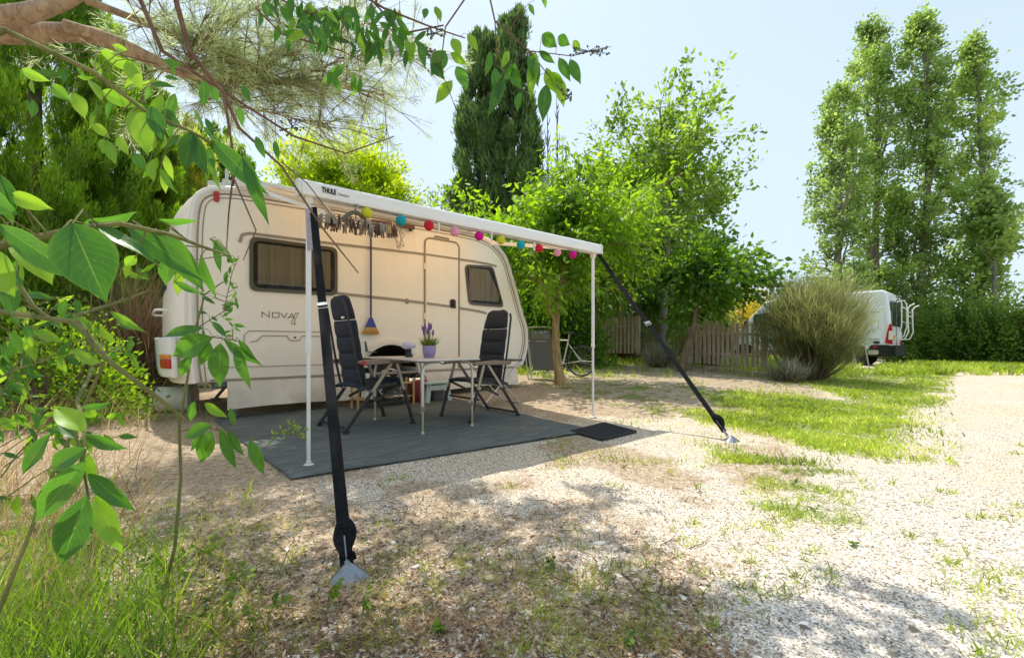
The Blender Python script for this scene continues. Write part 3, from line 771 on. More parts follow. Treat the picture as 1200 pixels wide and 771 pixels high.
# ============================================================ GUY STRAPS
def strap(label, top, bot, w, tb, loopw, first):
    o = thing('tie_down_strap', label, 'strap', bot, 0)
    inv = -Vector(bot)
    d = (top-bot).normalized(); vd = (bot-Vector((0, 0, CH))).normalized(); side = d.cross(Vector((.3, -.9, 0))).normalized(); nn = side.cross(d)
    def rib(b, pts, w, tw=0, th=.0035):
        vs = []; fs = []
        for i, p in enumerate(pts):
            a = tw*i/(len(pts)-1); sd = side*math.cos(a)+nn*math.sin(a); e = nn*math.cos(a)-side*math.sin(a)
            for (u_, v_) in ((-1, -1), (1, -1), (1, 1), (-1, 1)): vs.append(Vector(p)+sd*w*.5*u_+e*th*.5*v_+inv)
        for i in range(len(pts)-1):
            for k in range(4): a = 4*i+k; b2 = 4*i+(k+1) % 4; fs.append((a, b2, b2+4, a+4))
        b.add(vs, fs)
    hook = bot+d*(.07 if first else .13)
    b = MB(); mid = top.lerp(hook, tb); rib(b, [top.lerp(mid, i/10)+Vector((0, 0, -.012*math.sin(math.pi*i/10))) for i in range(11)], w, .25); b.build('webbing', M['strap'], o)
    b = MB(); rib(b, [mid.lerp(hook, i/10)-d*.03 for i in range(11)], w*1.02, .1); b.build('webbing', M['strap'], o)
    b = MB(); ss = [mid+side*w*.62, mid-side*w*.62, mid-side*w*.62-d*.045, mid+side*w*.62-d*.045]; b.tube([p+inv for p in ss+[ss[0]]], .005, 6); b.bar(mid-d*.02-side*w*.55+inv, mid-d*.02+side*w*.55+inv, .02, .022, nn); b.build('buckle', M['alu'], o)
    b = MB(); L = .16
    pts = [hook+d*(L*(1-i/8))+side*loopw*math.sin(math.pi*i/8)+nn*.02*math.sin(math.pi*i/8) for i in range(9)]; rib(b, pts, w*1.0, 1.2)
    pts = [hook+d*(L*(1-i/8))-side*loopw*.8*math.sin(math.pi*i/8) for i in range(9)]; rib(b, pts, w*.8, -1.0)
    pts = [hook+d*.02+side*(.02+.01*i/4)-Vector((0, 0, .035*i/4)) for i in range(5)]; rib(b, pts, w*.5, .4)
    b.build('webbing_loop', M['strap'], o)
    b = MB(); b.tube([hook+d*.09+inv, hook-d*.02+inv], .004, 6); b.tube([hook-d*.01+inv, hook-d*.075+inv], .011, 10); b.build('spring_hook', M['steel'], o, smooth=True)
    b = MB(); base = Vector((bot.x, bot.y, GZ(bot.x, bot.y)+.002))+inv; K = 14; vs = [base+Vector((0, 0, .055))]
    for k in range(K): a = 2*math.pi*k/K; rr = .075*(1+.15*math.cos(3*a)); vs.append(base+Vector((rr*math.cos(a), rr*math.sin(a)*.9, -.004)))
    b.add(vs, [(0, 1+k, 1+(k+1) % K) for k in range(K)]); b.tube([base+Vector((0, 0, .05)), base+Vector((0, 0, -.12))], .008, 6); b.build('ground_anchor', M['steel'], o)
    return o
def W(l): return L2W(l.x, l.y, l.z)
topn = W(railpt(367, 246, .0)); topn.z = CH-(243-HZ)/F*topn.y
s1_ = strap('wide black tie down strap by the near awning pole, anchored in the litter at front', topn, G(408, 676)+Vector((0, 0, .0)), .050, .41, .03, True)
b = MB(); rel = lambda p: Vector(p)-s1_.location
tp = W(railpt(364, 246)); b.bar(rel(tp+Vector((.0, -.03, .0))), rel(tp+Vector((.02, -.04, -.30))), .05, .008, (0, 1, 0)); b.build('faded_strap_end', M['strapfade'], s1_)
topf = W(Vector((rail1, yr, rb+.03)))
strap('long black tie down strap slanting from the far awning corner to sunlit gravel', topf, G(857, 517), .05, .455, .03, False)

# ============================================================ MATS
def mat_sheet(name, label, cat, corners, mat, lift=.006, n=60, wrinkle=.007):
    b = MB(); vs = []; fs = []
    A, B, C_, D = [Vector(c_) for c_ in corners]
    for i in range(n+1):
        for j in range(n+1):
            p = A.lerp(B, i/n).lerp(D.lerp(C_, i/n), j/n); e = noise.noise(Vector((p.x*1.5, p.y*6, 0)))+.6*noise.noise(Vector((p.x*9, p.y*2, 5)))
            vs.append((p.x, p.y, GZ(p.x, p.y)+lift+wrinkle*(1+e)))
    for i in range(n):
        for j in range(n): a = i*(n+1)+j; fs.append((a, a+1, a+n+2, a+n+1))
    b.add(vs, fs); o = b.build(name, mat, smooth=True, fix=False); m = o.modifiers.new('s', 'SOLIDIFY'); m.thickness = .005
    return tag(o, label, cat)
c1_ = G(341, 563); c2_ = G(674, 510); 
q1 = c1_-P0; q2 = c2_-P0
ff = c2_+(c2_-c1_).normalized()*.32
mat_sheet('ground_mat', 'large dark green-grey ground mat lying in front of the caravan', 'mat', [c1_, ff, ff+N_*3.0, c1_+N_*3.0+U*-.12], M['mat'])
# door mat
dm_ = [G(669.5, 507), G(705, 517), G(745, 507.5), G(708, 497.5)]
dmo = thing('door_mat', 'small black ribbed rubber mat at the edge of the big mat', 'mat', dm_[0])
b = MB(); A, B, C_, D = [p-dm_[0]+Vector((0, 0, .018)) for p in dm_]; e1 = (B-A); e2 = (D-A)
for i in range(15):
    f = (i+.5)/15; p = A+e1*f; b.bar(p+e2*.02, p+e2*.98+(C_-B-e2)*f, .016, .012)
b.build('rib', M['rubber'], dmo)
b = MB(); [b.bar(x, y, .025, .016) for x, y in ((A, B), (B, C_), (C_, D), (D, A))]; b.build('border', M['rubber'], dmo)
b = MB(); up_ = Vector((0, 0, .008)); b.add([p-up_ for p in (A, B, C_, D)], [(0, 1, 2, 3)]); b.build('backing', M['dark'], dmo)
# ============================================================ CHAIRS
def chair(label, loc, rz):
    o = thing('camping_chair', label, 'camping chair', loc, rz, None)
    hw = .29
    for sy in (-1, 1):
        for (xa, xb) in ((.17, .36), (.11, -.36)):
            b = MB(); a = Vector((xa, sy*hw, .64)); e = Vector((xb, sy*hw, .03)); m = a.lerp(e, .45)
            b.bar(a, m, .018, .034, (1, 0, 0)); lg = b.build('leg', M['frame'], o, bevel=.004)
            b = MB(); b.bar(m, e, .02, .034, (1, 0, 0)); b.build('lower_leg', M['black'], lg, bevel=.004)
            b = MB(); b.box((xb, sy*hw, .015), (.045, .03, .03)); b.build('foot', M['rubber'], lg)
        b = MB(); pl_ = [(-.24, .655), (-.22, .675), (.0, .69), (.28, .672), (.32, .655), (.31, .635), (.2, .64), (-.2, .63)]
        b.prism(pl_, sy*hw-.03, sy*hw+.03); b.build('armrest', M['armrest'], o, bevel=.008)
        b = MB(); b.bar((-.22, sy*(hw-.035), .40), (.27, sy*(hw-.035), .44), .02, .03); b.bar((-.06, sy*(hw-.02), .28), (.24, sy*(hw-.02), .42), .014, .025); b.build('seat_rail', M['black'], o)
        b = MB(); b.tube([(-.16, sy*.225, .38), (-.21, sy*.225, .6), (-.265, sy*.22, .9), (-.325, sy*.2, 1.2), (-.34, sy*.17, 1.25)], .012, 8); b.build('back_post', M['black'], o, smooth=True)
    b = MB(); b.bar((-.345, -hw, .05), (-.345, hw, .05), .03, .02); b.build('crossbar', M['black'], o)
    b = MB(); b.bar((.24, -hw, .25), (.24, hw, .25), .02, .02); b.build('crossbar', M['black'], o)
    def pad(x0, z0, x1, z1, w0, w1, th, name, mat, parent, nseg=1, topround=False):
        """a soft panel from (x0,z0) to (x1,z1)"""
        b = MB(); n = 10*nseg; m = 14; d = Vector((x1-x0, 0, z1-z0)); nn = Vector((d.z, 0, -d.x)).normalized(); vs = []; fs = []
        for side in (1, -1):
            for i in range(n+1):
                f = i/n; seg = (f*nseg) % 1 if i < n else 0; pf = abs(math.sin(math.pi*f*nseg))**.45
                ww = (w0*(1-f)+w1*f)/2
                if topround: ww *= (1-max(0, (f-.75)/.25)**3*.42)
                for j in range(m+1):
                    g = j/m*2-1; e = (1-abs(g)**4)
                    t_ = th*(.35+.65*pf)*(.25+.75*e)/2
                    if i in (0, n): t_ *= .3
                    p = Vector((x0, 0, z0))+d*f+Vector((0, g*ww, 0))+nn*side*t_; p += nn*(.02*(g*g)); vs.append(p)
        K = (n+1)*(m+1)
        for i in range(n):
            for j in range(m):
                a = i*(m+1)+j; fs.append((a, a+1, a+m+2, a+m+1)); fs.append((K+a, K+a+m+1, K+a+m+2, K+a+1))
        for i in range(n):
            for j in (0, m): a = i*(m+1)+j; fs.append((a, a+m+1, K+a+m+1, K+a))
        for j in range(m):
            for i in (0, n): a = i*(m+1)+j; fs.append((a, K+a, K+a+1, a+1))
        b.add(vs, fs); return b.build(name, mat, parent, smooth=True)
    bk = pad(-.15, .43, -.255, 1.06, .47, .46, .075, 'backrest', M['fabric'], o, 4)
    hr = pad(-.257, 1.065, -.31, 1.30, .45, .36, .085, 'headrest', M['fabric'], o, 1, True)
    b = MB(); b.box((-.315, -.13, 1.085), (.012, .045, .02)); b.build('tag', M['white'], hr)
    pad(-.23, .43, .30, .465, .50, .49, .06, 'seat', M['seatfab'], o, 2)
    b = MB(); b.lathe((-.2, -hw-.03, .655), [(.02, -.015), (.022, 0), (.018, .02)], 12, 'Y'); b.build('knob', M['red'], o, smooth=True)
    return o
a = G(464, 507); b_ = G(396, 501); th = math.atan2((a-b_).y, (a-b_).x); print('chair L th', math.degrees(th), (a-b_).length)
a2 = G(554.7, 497.5); b2 = G(605, 489.5); th2 = math.atan2((a2-b2).y, (a2-b2).x); print('chair R th', math.degrees(th2), (a2-b2).length)
tL = R(46); cL = (a+b_)/2+Vector((-math.sin(tL), math.cos(tL), 0))*.29; cL.x += .15; cL.z = GZ(cL.x, cL.y)+.012
chair('black padded high back chair seen from behind at the left of the table', cL, tL).scale = (1.05,)*3
tR = R(222); cR = (a2+b2)/2+Vector((math.sin(tR), -math.cos(tR), 0))*.29; cR.z = GZ(cR.x, cR.y)+.012
chair('black padded high back chair facing left at the right of the table', cR, tR).scale = (.98,)*3
# ============================================================ TABLE
n1_ = G(495.5, 510.5); n2_ = G(553.3, 501); m1_ = G(442, 489); print('table', n1_, n2_, m1_, (n2_-n1_).length, (m1_-n1_).length)
sh_ = (n2_-n1_).normalized(); lo_ = Vector((-sh_.y, sh_.x, 0))
if lo_.y < 0: lo_ = -lo_
Lw = (n2_-n1_).length; Ll = 1.02; tz = .74
tb = thing('camping_table', 'folding camping table with grey top and telescopic pale legs between the two chairs', 'table', n1_, math.atan2(sh_.y, sh_.x))
b = MB(); b.prism(rrect(-.07, Lw+.07, -.07, Ll+.10, .06), tz-.018, tz, 'Z'); b.build('tabletop', simple('table_top', (.56, .55, .52), .35, var=.06, scale=40), tb, bevel=.004)
b = MB(); b.tube([(x, y, tz-.014) for x, y in rrect(-.075, Lw+.075, -.075, Ll+.105, .065)+[(Lw+.01, -.075)]], .010, 8); b.build('rim', M['alu'], tb, smooth=True)
for (x, y) in ((0, 0), (Lw, 0), (0, Ll), (Lw, Ll)):
    g = GZ(*(n1_+sh_*x+lo_*y).xy)-n1_.z+.012; sx = 1 if x == 0 else -1; b = MB()
    b.tube([(x+sx*.16, y, tz-.03), (x+sx*.07, y, tz-.035), (x+sx*.02, y, tz-.07), (x, y, tz-.14), (x, y, g+.24)], .014, 8); lg = b.build('leg', M['alu'], tb, smooth=True)
    b = MB(); b.tube([(x, y, g+.25), (x, y, g+.01)], .0105, 8); b.lathe((x, y, g), [(.017, 0), (.017, .02), (.011, .03)], 10); b.build('leg_extension', simple('brass_tube', (.55, .48, .33), .35, .6), lg, smooth=True)
    b = MB(); b.lathe((x, y, g+.22), [(.02, 0), (.021, .03), (.018, .05)], 10); b.build('clamp', M['inkgrey'], lg)
b = MB(); b.tube([(.16, 0, tz-.03), (Lw/2, .1, tz-.06), (Lw-.16, 0, tz-.03)], .006, 6); b.bar((.1, Ll, tz-.04), (Lw-.1, Ll, tz-.04), .015, .015); b.bar((.05, 0, tz-.03), (.05, Ll, tz-.03), .012, .02); b.bar((Lw-.05, 0, tz-.03), (Lw-.05, Ll, tz-.03), .012, .02); b.build('brace', M['frame'], tb)
def ontable(px, py):
    z = n1_.z+tz; Y = F*(CH-z)/(py-HZ); return Vector(((px-600)/F*Y, Y, z))
# flower pot
pp = ontable(503, 418.8); pp = n1_+sh_*Lw*.42+lo_*.42+Vector((0, 0, tz)); k = (503-600)/F; pp.x = k*pp.y; print('pot', pp)
pt = thing('potted_lavender', 'lilac ribbed pot of purple lavender standing on the camping table', 'potted plant', pp)
b = MB(); b.lathe((0, 0, 0), [(.0001, 0), (.05, 0), (.056, .01), (.069, .06), (.073, .115), (.071, .13), (.066, .13), (.066, .115), (.0001, .11)], 28); b.build('pot', M['lav_pot'], pt, smooth=True)
n = 260; rr = rng.uniform(0, .055, n); aa = rng.uniform(0, 6.28, n); Pb = np.stack([rr*np.cos(aa), rr*np.sin(aa), np.full(n, .11)], 1); H = np.stack([Pb[:, 0]*1.0, Pb[:, 1]*1.0, rng.uniform(.05, .13, n)], 1)
foliage_obj('foliage', blade_geo(Pb, H, H*np.array([[.7, .7, -.1]]), .012, 3), M['f_mid'], pt, fn=4)
n = 16; b = MB(); bf = MB()
for i in range(n):
    a_ = rng.uniform(0, 6.28); r_ = rng.uniform(0, .09); h_ = rng.uniform(.16, .235)-.3*r_; e = Vector((r_*math.cos(a_), r_*math.sin(a_), .11+h_)); st_ = Vector((e.x*.35, e.y*.35, .11)); b.tube([st_, st_.lerp(e, .5)+Vector((0, 0, .01)), e], .0022, 4)
    d = (e-st_).normalized()
    for q in range(5): bf.sphere(e+d*(.011*q-.01), .012-.0012*q, 6, 5, (1, 1, .8))
b.build('stem', M['b_green'], pt); bf.build('flowers', M['f_lavfl'], pt, smooth=True)
# lamp
lpos = n1_+sh_*Lw*.12+lo_*Ll*.86; lpos.z = n1_.z+tz; k = (479-600)/F; lpos.x = k*lpos.y
lm = thing('table_lamp', 'small lamp with pale lilac dome shade and dark base on the camping table', 'lamp', lpos)
b = MB(); b.lathe((0, 0, 0), [(.046, 0), (.046, .012), (.034, .03), (.028, .07), (.032, .095)], 20); b.build('base', M['black'], lm, smooth=True)
b = MB(); b.lathe((0, 0, .09), [(.03, 0), (.07, .01), (.082, .035), (.07, .062), (.04, .08), (.0001, .086)], 24); b.build('shade', simple('lamp_shade', (.62, .60, .80), .4), lm, smooth=True)
# ============================================================ BY THE WALL
# broom
def wl(px, py, y=-.03): s_, z_ = wall(px, py); return L2W(s_, y, z_)
s_, zt_ = wall(433, 268); zbm = wall(433, 391)[1]
br = thing('broom', 'straw broom with long blue handle hanging bristles down on the caravan wall', 'broom', L2W(s_, -.05, zbm), UA)
Hh = zt_-zbm; b = MB(); b.tube([(0, 0, .17), (0, 0, Hh)], .0125, 10); b.lathe((0, 0, Hh-.01), [(.013, 0), (.014, .03), (.006, .04)], 8); b.build('handle', M['navy'], br, smooth=True)
b = MB(); b.prism([(-.02, .22), (-.065, .115), (-.075, .085), (.075, .085), (.065, .115), (.02, .22)], -.018, .018); b.build('head', M['blue'], br, bevel=.006)
n = 500; x = rng.uniform(-1, 1, n); y = rng.uniform(-.016, .016, n); Pb = np.stack([x*.07, y, np.full(n, .092)], 1); H = np.stack([x*.055, y*.6, np.full(n, -.105)], 1)
foliage_obj('bristles', blade_geo(Pb, H, H*0, .006, 2, np.tile([[1., 0, 0]], (n, 1))), M['straw'], br, fn=4)
# hook rail on the wall
A_ = wall(433, 261); B_ = wall(483, 268); y_ = -.07
hk = thing('hook_rail', 'dark brown rail with small hanging hooks on the upper caravan wall', 'hook rail', L2W(A_[0], y_, A_[1]), UA)
b = MB(); L_ = B_[0]-A_[0]; b.bar((0, 0, 0), (L_, 0, B_[1]-A_[1]), .035, .06); b.build('board', M['brown'], hk, bevel=.005)
b = MB(); b.box((.04, .035, -.01), (.03, .06, .03)); b.box((L_-.04, .035, -.01), (.03, .06, .03)); b.build('bracket', M['black'], hk)
for i in range(7):
    x = .05+(L_-.1)*i/6; zz = (B_[1]-A_[1])*x/L_-.03; b = MB(); b.tube([(x, -.01, zz), (x, -.012, zz-.04), (x, -.03, zz-.055), (x, -.042, zz-.035)], .0035, 5); b.build('hook', M['trim'], hk)
# dustpan
dp = L2W(*wall(428, 404)[:1], -.05, wall(430, 412)[1]); o = thing('dustpan', 'small dark teal dustpan hanging below the broom beside the wheel arch', 'dustpan', dp, UA)
b = MB(); b.add([(-.02, 0, 0), (.13, 0, -.02), (.13, -.05, -.01), (.0, -.05, .0), (-.03, 0, .14), (-.01, -.005, .14)], [(0, 1, 2, 3), (0, 3, 5, 4)]); m_ = b.build('pan', M['teal'], o, fix=False); sm = m_.modifiers.new('s', 'SOLIDIFY'); sm.thickness = .006
b = MB(); b.tube([(.06, -.03, -.02), (.05, -.03, -.1), (.04, -.03, -.16)], .009, 6); b.build('handle', M['black'], o)
# shoe rack
sr0 = wall(407, 470)[0]; sr1 = wall(482, 470)[0]; base = L2W(sr0, -.42, 0); zg = GZ(*L2W(sr0+.4, -.3, 0).xy)+.012
sl0 = G(408, 478); sl1 = G(483, 474); print('rack', (sl1-sl0).length, rloc(sl0), rloc(sl1))
o = thing('shoe_rack', 'low pale wooden shoe rack under the table against the caravan', 'shoe rack', L2W(rloc(sl0).x, -.42, zg), UA)
rackloc = o.location.copy(); RL = (rloc(sl1)-rloc(sl0)).x
for zz in (.12, .30):
    b = MB()
    for i in range(3): b.box((RL/2, .04+i*.09, zz), (RL, .055, .015))
    b.build('shelf', M['wood'], o, bevel=.002)
for x in (.0, RL):
    for y in (0, .22): b = MB(); b.box((x, y, .18), (.025, .025, .36)); b.build('post', M['wood'], o, bevel=.002)
def shoe(name, label, loc, rz, mat, sole='white', sc=1, grp=None):
    o = thing(name, label, 'shoe', loc, rz, grp)
    b = MB(); out = [(-.11, -.03), (-.125, 0), (-.11, .03), (0, .032), (.07, .045), (.125, .03), (.14, 0), (.125, -.035), (.06, -.04), (0, -.03)]
    b.prism([(x*sc, y*sc) for x, y in out], 0, .02*sc, 'Z'); b.build('sole', M[sole], o, bevel=.004)
    b = MB(); vs = []; fs = []; sec = [(-.11, .085, .026), (-.08, .10, .032), (-.03, .09, .034), (.02, .075, .036), (.07, .055, .042), (.11, .042, .034), (.13, .03, .015)]; K = 8
    for (x, h, w_) in sec:
        for k in range(K+1): a_ = math.pi*k/K; vs.append((x*sc, w_*math.cos(a_)*sc, (.018+h*math.sin(a_)**.7)*sc))
    for i in range(len(sec)-1):
        for k in range(K): q = i*(K+1)+k; fs.append((q, q+1, q+K+2, q+K+1))
    fs.append(tuple(range(K+1))); b.add(vs, fs); b.build('upper', mat, o, smooth=True)
    b = MB(); b.torus((-.055*sc, 0, .105*sc), .034*sc, .008*sc, 'Z', 14, 5); b.build('collar', M['black'], o)
    return o
def rk(x, y, z): return rackloc+U*x+N_*y+Vector((0, 0, z))
sg = 'shoes standing on the shoe rack'; q_ = UA-R(90)
for i, (x, z, m, lb) in enumerate(((RL*.50, .310, 'shoe_beige', 'left shoe of the beige pair on top of the rack'), (RL*.60, .310, 'shoe_beige', 'right shoe of the beige pair on top of the rack'), (RL*.67, .13, 'shoe_grey', 'left shoe of the grey pair on the lower rack shelf'), (RL*.78, .13, 'shoe_grey', 'right shoe of the grey pair on the lower rack shelf'), (RL*.2, .13, 'white', 'left shoe of the white pair on the lower rack shelf'), (RL*.32, .13, 'white', 'right shoe of the white pair on the lower rack shelf'))):
    shoe('shoe', lb, rk(x, .12, z), q_, M[m], 'white', 1.0, sg)
# boxes at the wall: red bag, pale step stool
g_ = G(487, 470); g_ = L2W(rloc(g_).x, -.3, 0); g_.z = GZ(g_.x, g_.y)+.012
o = thing('red_bag', 'soft dark red bag slumped beside the shoe rack', 'bag', g_, UA)
b = MB(); vs = []; fs = []; K = 20
for (r_, z_) in ((.10, 0), (.135, .05), (.14, .15), (.12, .26), (.10, .30), (.07, .31)):
    for k in range(K): a_ = 2*math.pi*k/K; q = 1+.1*math.sin(3*a_+z_*20)+.05*math.sin(7*a_); vs.append((r_*q*math.cos(a_)*1.1, r_*q*math.sin(a_)*.8, z_))
for i in range(5):
    for k in range(K): a_ = i*K+k; c_ = i*K+(k+1) % K; fs.append((a_, c_, c_+K, a_+K))
fs.append(tuple(range(5*K, 6*K))); b.add(vs, fs); b.build('body', M['bag'], o, smooth=True)
b = MB(); b.torus((0, 0, .30), .09, .009, 'Y', 16, 6, 0, math.pi); b.build('handle', M['shoe_grey'], o)
g_ = G(522, 474); lx = rloc(g_).x; g_ = L2W(lx, -.36, 0); g_.z = GZ(g_.x, g_.y)+.012
o = thing('step_stool', 'pale mint plastic step stool under the caravan door', 'stool', g_, UA)
b = MB(); b.prism(rrect(-.2, .2, -.15, .15, .04), .25, .28, 'Z'); b.build('top', M['paleg'], o, bevel=.006)
for sx in (-1, 1):
    for sy in (-1, 1):
        b = MB(); b.add([(sx*.17, sy*.12, .25), (sx*.11, sy*.12, .25), (sx*.17, sy*.08, .25), (sx*.215, sy*.155, 0), (sx*.15, sy*.155, 0), (sx*.215, sy*.105, 0)], [(0, 1, 4, 3), (0, 2, 5, 3), (3, 4, 5), (0, 1, 2), (1, 2, 5, 4)]); b.build('leg', M['paleg'], o)
b = MB(); b.box((0, -.135, .2), (.3, .012, .07)); b.box((0, .135, .2), (.3, .012, .07)); b.build('apron', M['paleg'], o)
g_ = G(508, 468); lx = rloc(g_).x; g_ = L2W(lx, -.28, 0); g_.z = GZ(g_.x, g_.y)+.012
o = thing('grey_bucket', 'grey plastic tub beside the mint step stool', 'bucket', g_, UA); b = MB(); b.lathe((0, 0, 0), [(.0001, .0), (.10, 0), (.13, .24), (.137, .245), (.137, .26), (.125, .26), (.1, .03), (.0001, .02)], 24); b.build('tub', M['inkgrey'], o, smooth=True)
# white jugs in the wheel area
for i, (px, lb) in enumerate(((417, 'left one of two pale plastic cups on the rack by the chair'), (425, 'right one of two pale plastic cups on the rack by the chair'))):
    o = thing('plastic_cup', lb, 'cup', rk(RL*(.10+.09*i), .1, .31), 0, 'plastic cups on the shoe rack'); b = MB(); b.lathe((0, 0, 0), [(.0001, 0), (.034, 0), (.044, .13), (.040, .13), (.03, .01)], 18); b.build('cup', M['white'], o, smooth=True)
# ============================================================ small folding table at the right
fl = G(592, 465); fr_ = G(617, 460); print('ft', rloc(fl), rloc(fr_))
o = thing('folding_table', 'low folding side table with black top and pale crossed legs by the caravan front', 'table', G(575, 474), UA)
lx = rloc(o.location); g0 = o.location.z
b = MB(); b.prism(rrect(-.32, .42, -.22, .22, .04), .60, .62, 'Z'); b.build('tabletop', M['black'], o, bevel=.004)
for y in (-.19, .19):
    b = MB(); b.tube([(-.25, y, .59), (.36, y, .02), (.36, -y, .02)], .010, 8); b.build('crossed_leg', M['alu'], o, smooth=True)
    b = MB(); b.tube([(.36, y, .59), (-.25, y*.9, .02), (-.25, -y*.9, .02)], .010, 8); b.build('crossed_leg', M['alu'], o, smooth=True)
# ============================================================ PEG AIRER
AP = railpt(372, 262, .05); BP = railpt(462, 272, .05); cx_ = (AP+BP)/2; hl = (BP.x-AP.x)/2
top_ = railpt(417, 240, .02); hookp = L2W(top_.x, top_.y, rb)
o = thing('peg_airer', 'oval hanging airer crowded with brown clothes pegs below the awning rail', 'airer', hookp, UA)
dz = railpt(418, 262, 0).z-rb; hl = .33; hy = .13; zc_ = dz
b = MB(); ov = lambda k, n: Vector((hl*k*math.cos(n), hy*k*math.sin(n), zc_))
b.tube([ov(1, 2*math.pi*i/40) for i in range(41)], .005, 6); b.tube([ov(.6, 2*math.pi*i/30) for i in range(31)], .005, 5); b.bar((-hl, 0, zc_), (hl, 0, zc_), .008, .01); b.bar((0, -hy, zc_), (0, hy, zc_), .008, .01); b.build('ring', M['trim'], o)
b = MB(); b.tube([(0, 0, -.005), (0, .02, .0), (0, 0, -.03), (0, 0, zc_+.02)], .004, 6)
b.build('hanger', M['dark'], o)
random.seed(3)
for kk, cnt in ((1, 46), (.6, 24)):
    for k in range(cnt):
        a_ = 2*math.pi*k/cnt+random.uniform(-.06, .06); q = ov(kk, a_); tl = random.uniform(-.3, .3); b = MB(); rot = Matrix.Rotation(random.uniform(-.9, .9), 3, 'Z') @ Matrix.Rotation(tl, 3, 'X'); dx = random.uniform(-.015, .015)
        for sg_ in (-1, 1): b.bar(q+rot @ Vector((sg_*.003, 0, .014)), q+rot @ Vector((sg_*.010+dx, 0, -.055)), .010, .009)
        b.build('clothes_peg', M['brown'] if random.random() < .45 else (M['straw'] if random.random() < .3 else M['trim']), o)
# coat hangers
hp_ = railpt(418, 247, -.02)
def hangero(label, loc, rz, mat, w_=.2):
    o = thing('coat_hanger', label, 'coat hanger', loc, rz); b = MB(); b.tube([(0, 0, .0), (.018, 0, .012), (.02, 0, -.01), (0, 0, -.025), (0, 0, -.06)], .0035, 6); b.build('hook', M['alu'], o)
    b = MB(); pts = [(-w_, -.155), (-w_*.8, -.12), (-w_*.35, -.075), (0, -.058), (w_*.35, -.075), (w_*.8, -.12), (w_, -.155)]
    for i in range(len(pts)-1): b.bar((pts[i][0], 0, pts[i][1]), (pts[i+1][0], 0, pts[i+1][1]), .016, .03)
    b.build('shoulder_bar', mat, o, bevel=.005); return o
hh_ = railpt(418, 243, -.075); hangero('dark wooden coat hanger hooked on the awning rail beside the yellow ball', L2W(hh_.x, hh_.y, rb+.0), UA+R(25), simple('dark_green_wood', (.10, .085, .05), .5), .14)
# bundle of hangers at the right end of the airer
for i in range(5):
    q = wl(462, 273, -.14); oo = thing('wire_hanger', 'pale wire hanger in the bundle hanging at the end of the peg airer', 'coat hanger', q+U*.02*i+Vector((0, 0, -.012*i)), UA+R(10*i), 'wire hangers bundled on the wall rail')
    oo.rotation_euler = (R(5*i), R(35+12*i), UA+R(8*i)); b = MB(); b.tube([(0, 0, .03), (0, 0, 0), (-.19, 0, -.12), (-.18, 0, -.13), (.18, 0, -.13), (.19, 0, -.12), (0, 0, 0)], .0045, 5); b.build('wire', M['cream'] if i % 2 else M['trim'], oo)
# ============================================================ left of caravan: waste tank
g_ = G(205, 482); o = thing('waste_water_tank', 'low white rolling waste water container behind the caravan corner', 'container', g_, R(20))
b = MB(); b.lathe((-.2, 0, .16), [(.0001, 0), (.12, .0), (.16, .03), (.16, .37), (.12, .4), (.0001, .4)], 24, 'X'); b.build('tank', M['white'], o, smooth=True)
for xw in (-.22, .19): b = MB(); b.lathe((xw, 0, .16), [(.06, 0), (.17, .0), (.17, .03), (.06, .03)], 24, 'X'); b.build('wheel', M['inkgrey'], o, smooth=True)
# ============================================================ FOLDED RECLINER
gr0 = G(626, 447); gr1 = G(651, 443); print('recl', gr0, gr1)
th_ = math.atan2((gr1-gr0).y, (gr1-gr0).x); mid_ = (gr0+gr1)/2
k_ = (mid_.y)/F; Hr = (447-386)*k_; Wd = .56
o = thing('folded_recliner', 'grey mesh garden recliner folded upright against the tree trunk', 'recliner', mid_, R(-12)); lean = .16
def rp(x, f, y=0): return Vector((x-f*.14, y+lean*f, Hr*f+.02))
b = MB(); b.tube([rp(-Wd/2, .0), rp(-Wd/2, .5), rp(-Wd/2, .93), rp(-Wd/2+.06, 1), rp(Wd/2-.06, 1), rp(Wd/2, .93), rp(Wd/2, .5), rp(Wd/2, 0)], .014, 8); b.tube([rp(-Wd/2, .72), rp(Wd/2, .72)], .012, 8); b.tube([rp(-Wd/2, .12), rp(Wd/2, .12)], .012, 8); b.build('frame', M['alu'], o, smooth=True)
b = MB(); vs = []; fs = []
for i in range(13):
    f = .16+.78*i/12; sag = .02*math.sin(i*1.2)
    for x in (-Wd/2+.05, 0, Wd/2-.05): vs.append(rp(x, f, -.012+sag*.5+(0.015 if x == 0 else 0)))
for i in range(12):
    for j in range(2): a_ = i*3+j; fs.append((a_, a_+1, a_+4, a_+3))
b.add(vs, fs); b.build('mesh_fabric', M['mesh'], o, smooth=True, fix=False)
b = MB()
for i in range(16):
    f = .18+.5*i/15
    for sx in (-1, 1): b.tube([rp(sx*(Wd/2), f), rp(sx*(Wd/2-.05), f-.01, -.012)], .006, 4)
b.build('lacing', M['white'], o)
b = MB(); vs = []; sg = 10
for i in range(7):
    f = .76+.16*i/6
    for x in np.linspace(-.19, .19, 7): vs.append(rp(x, f, -.03-.04*math.sin(math.pi*i/6)*(1-(x/.2)**2)))
b.add(vs, [(i*7+j, i*7+j+1, i*7+j+8, i*7+j+7) for i in range(6) for j in range(6)]); b.build('pillow', M['inkgrey'], o, smooth=True, fix=False)
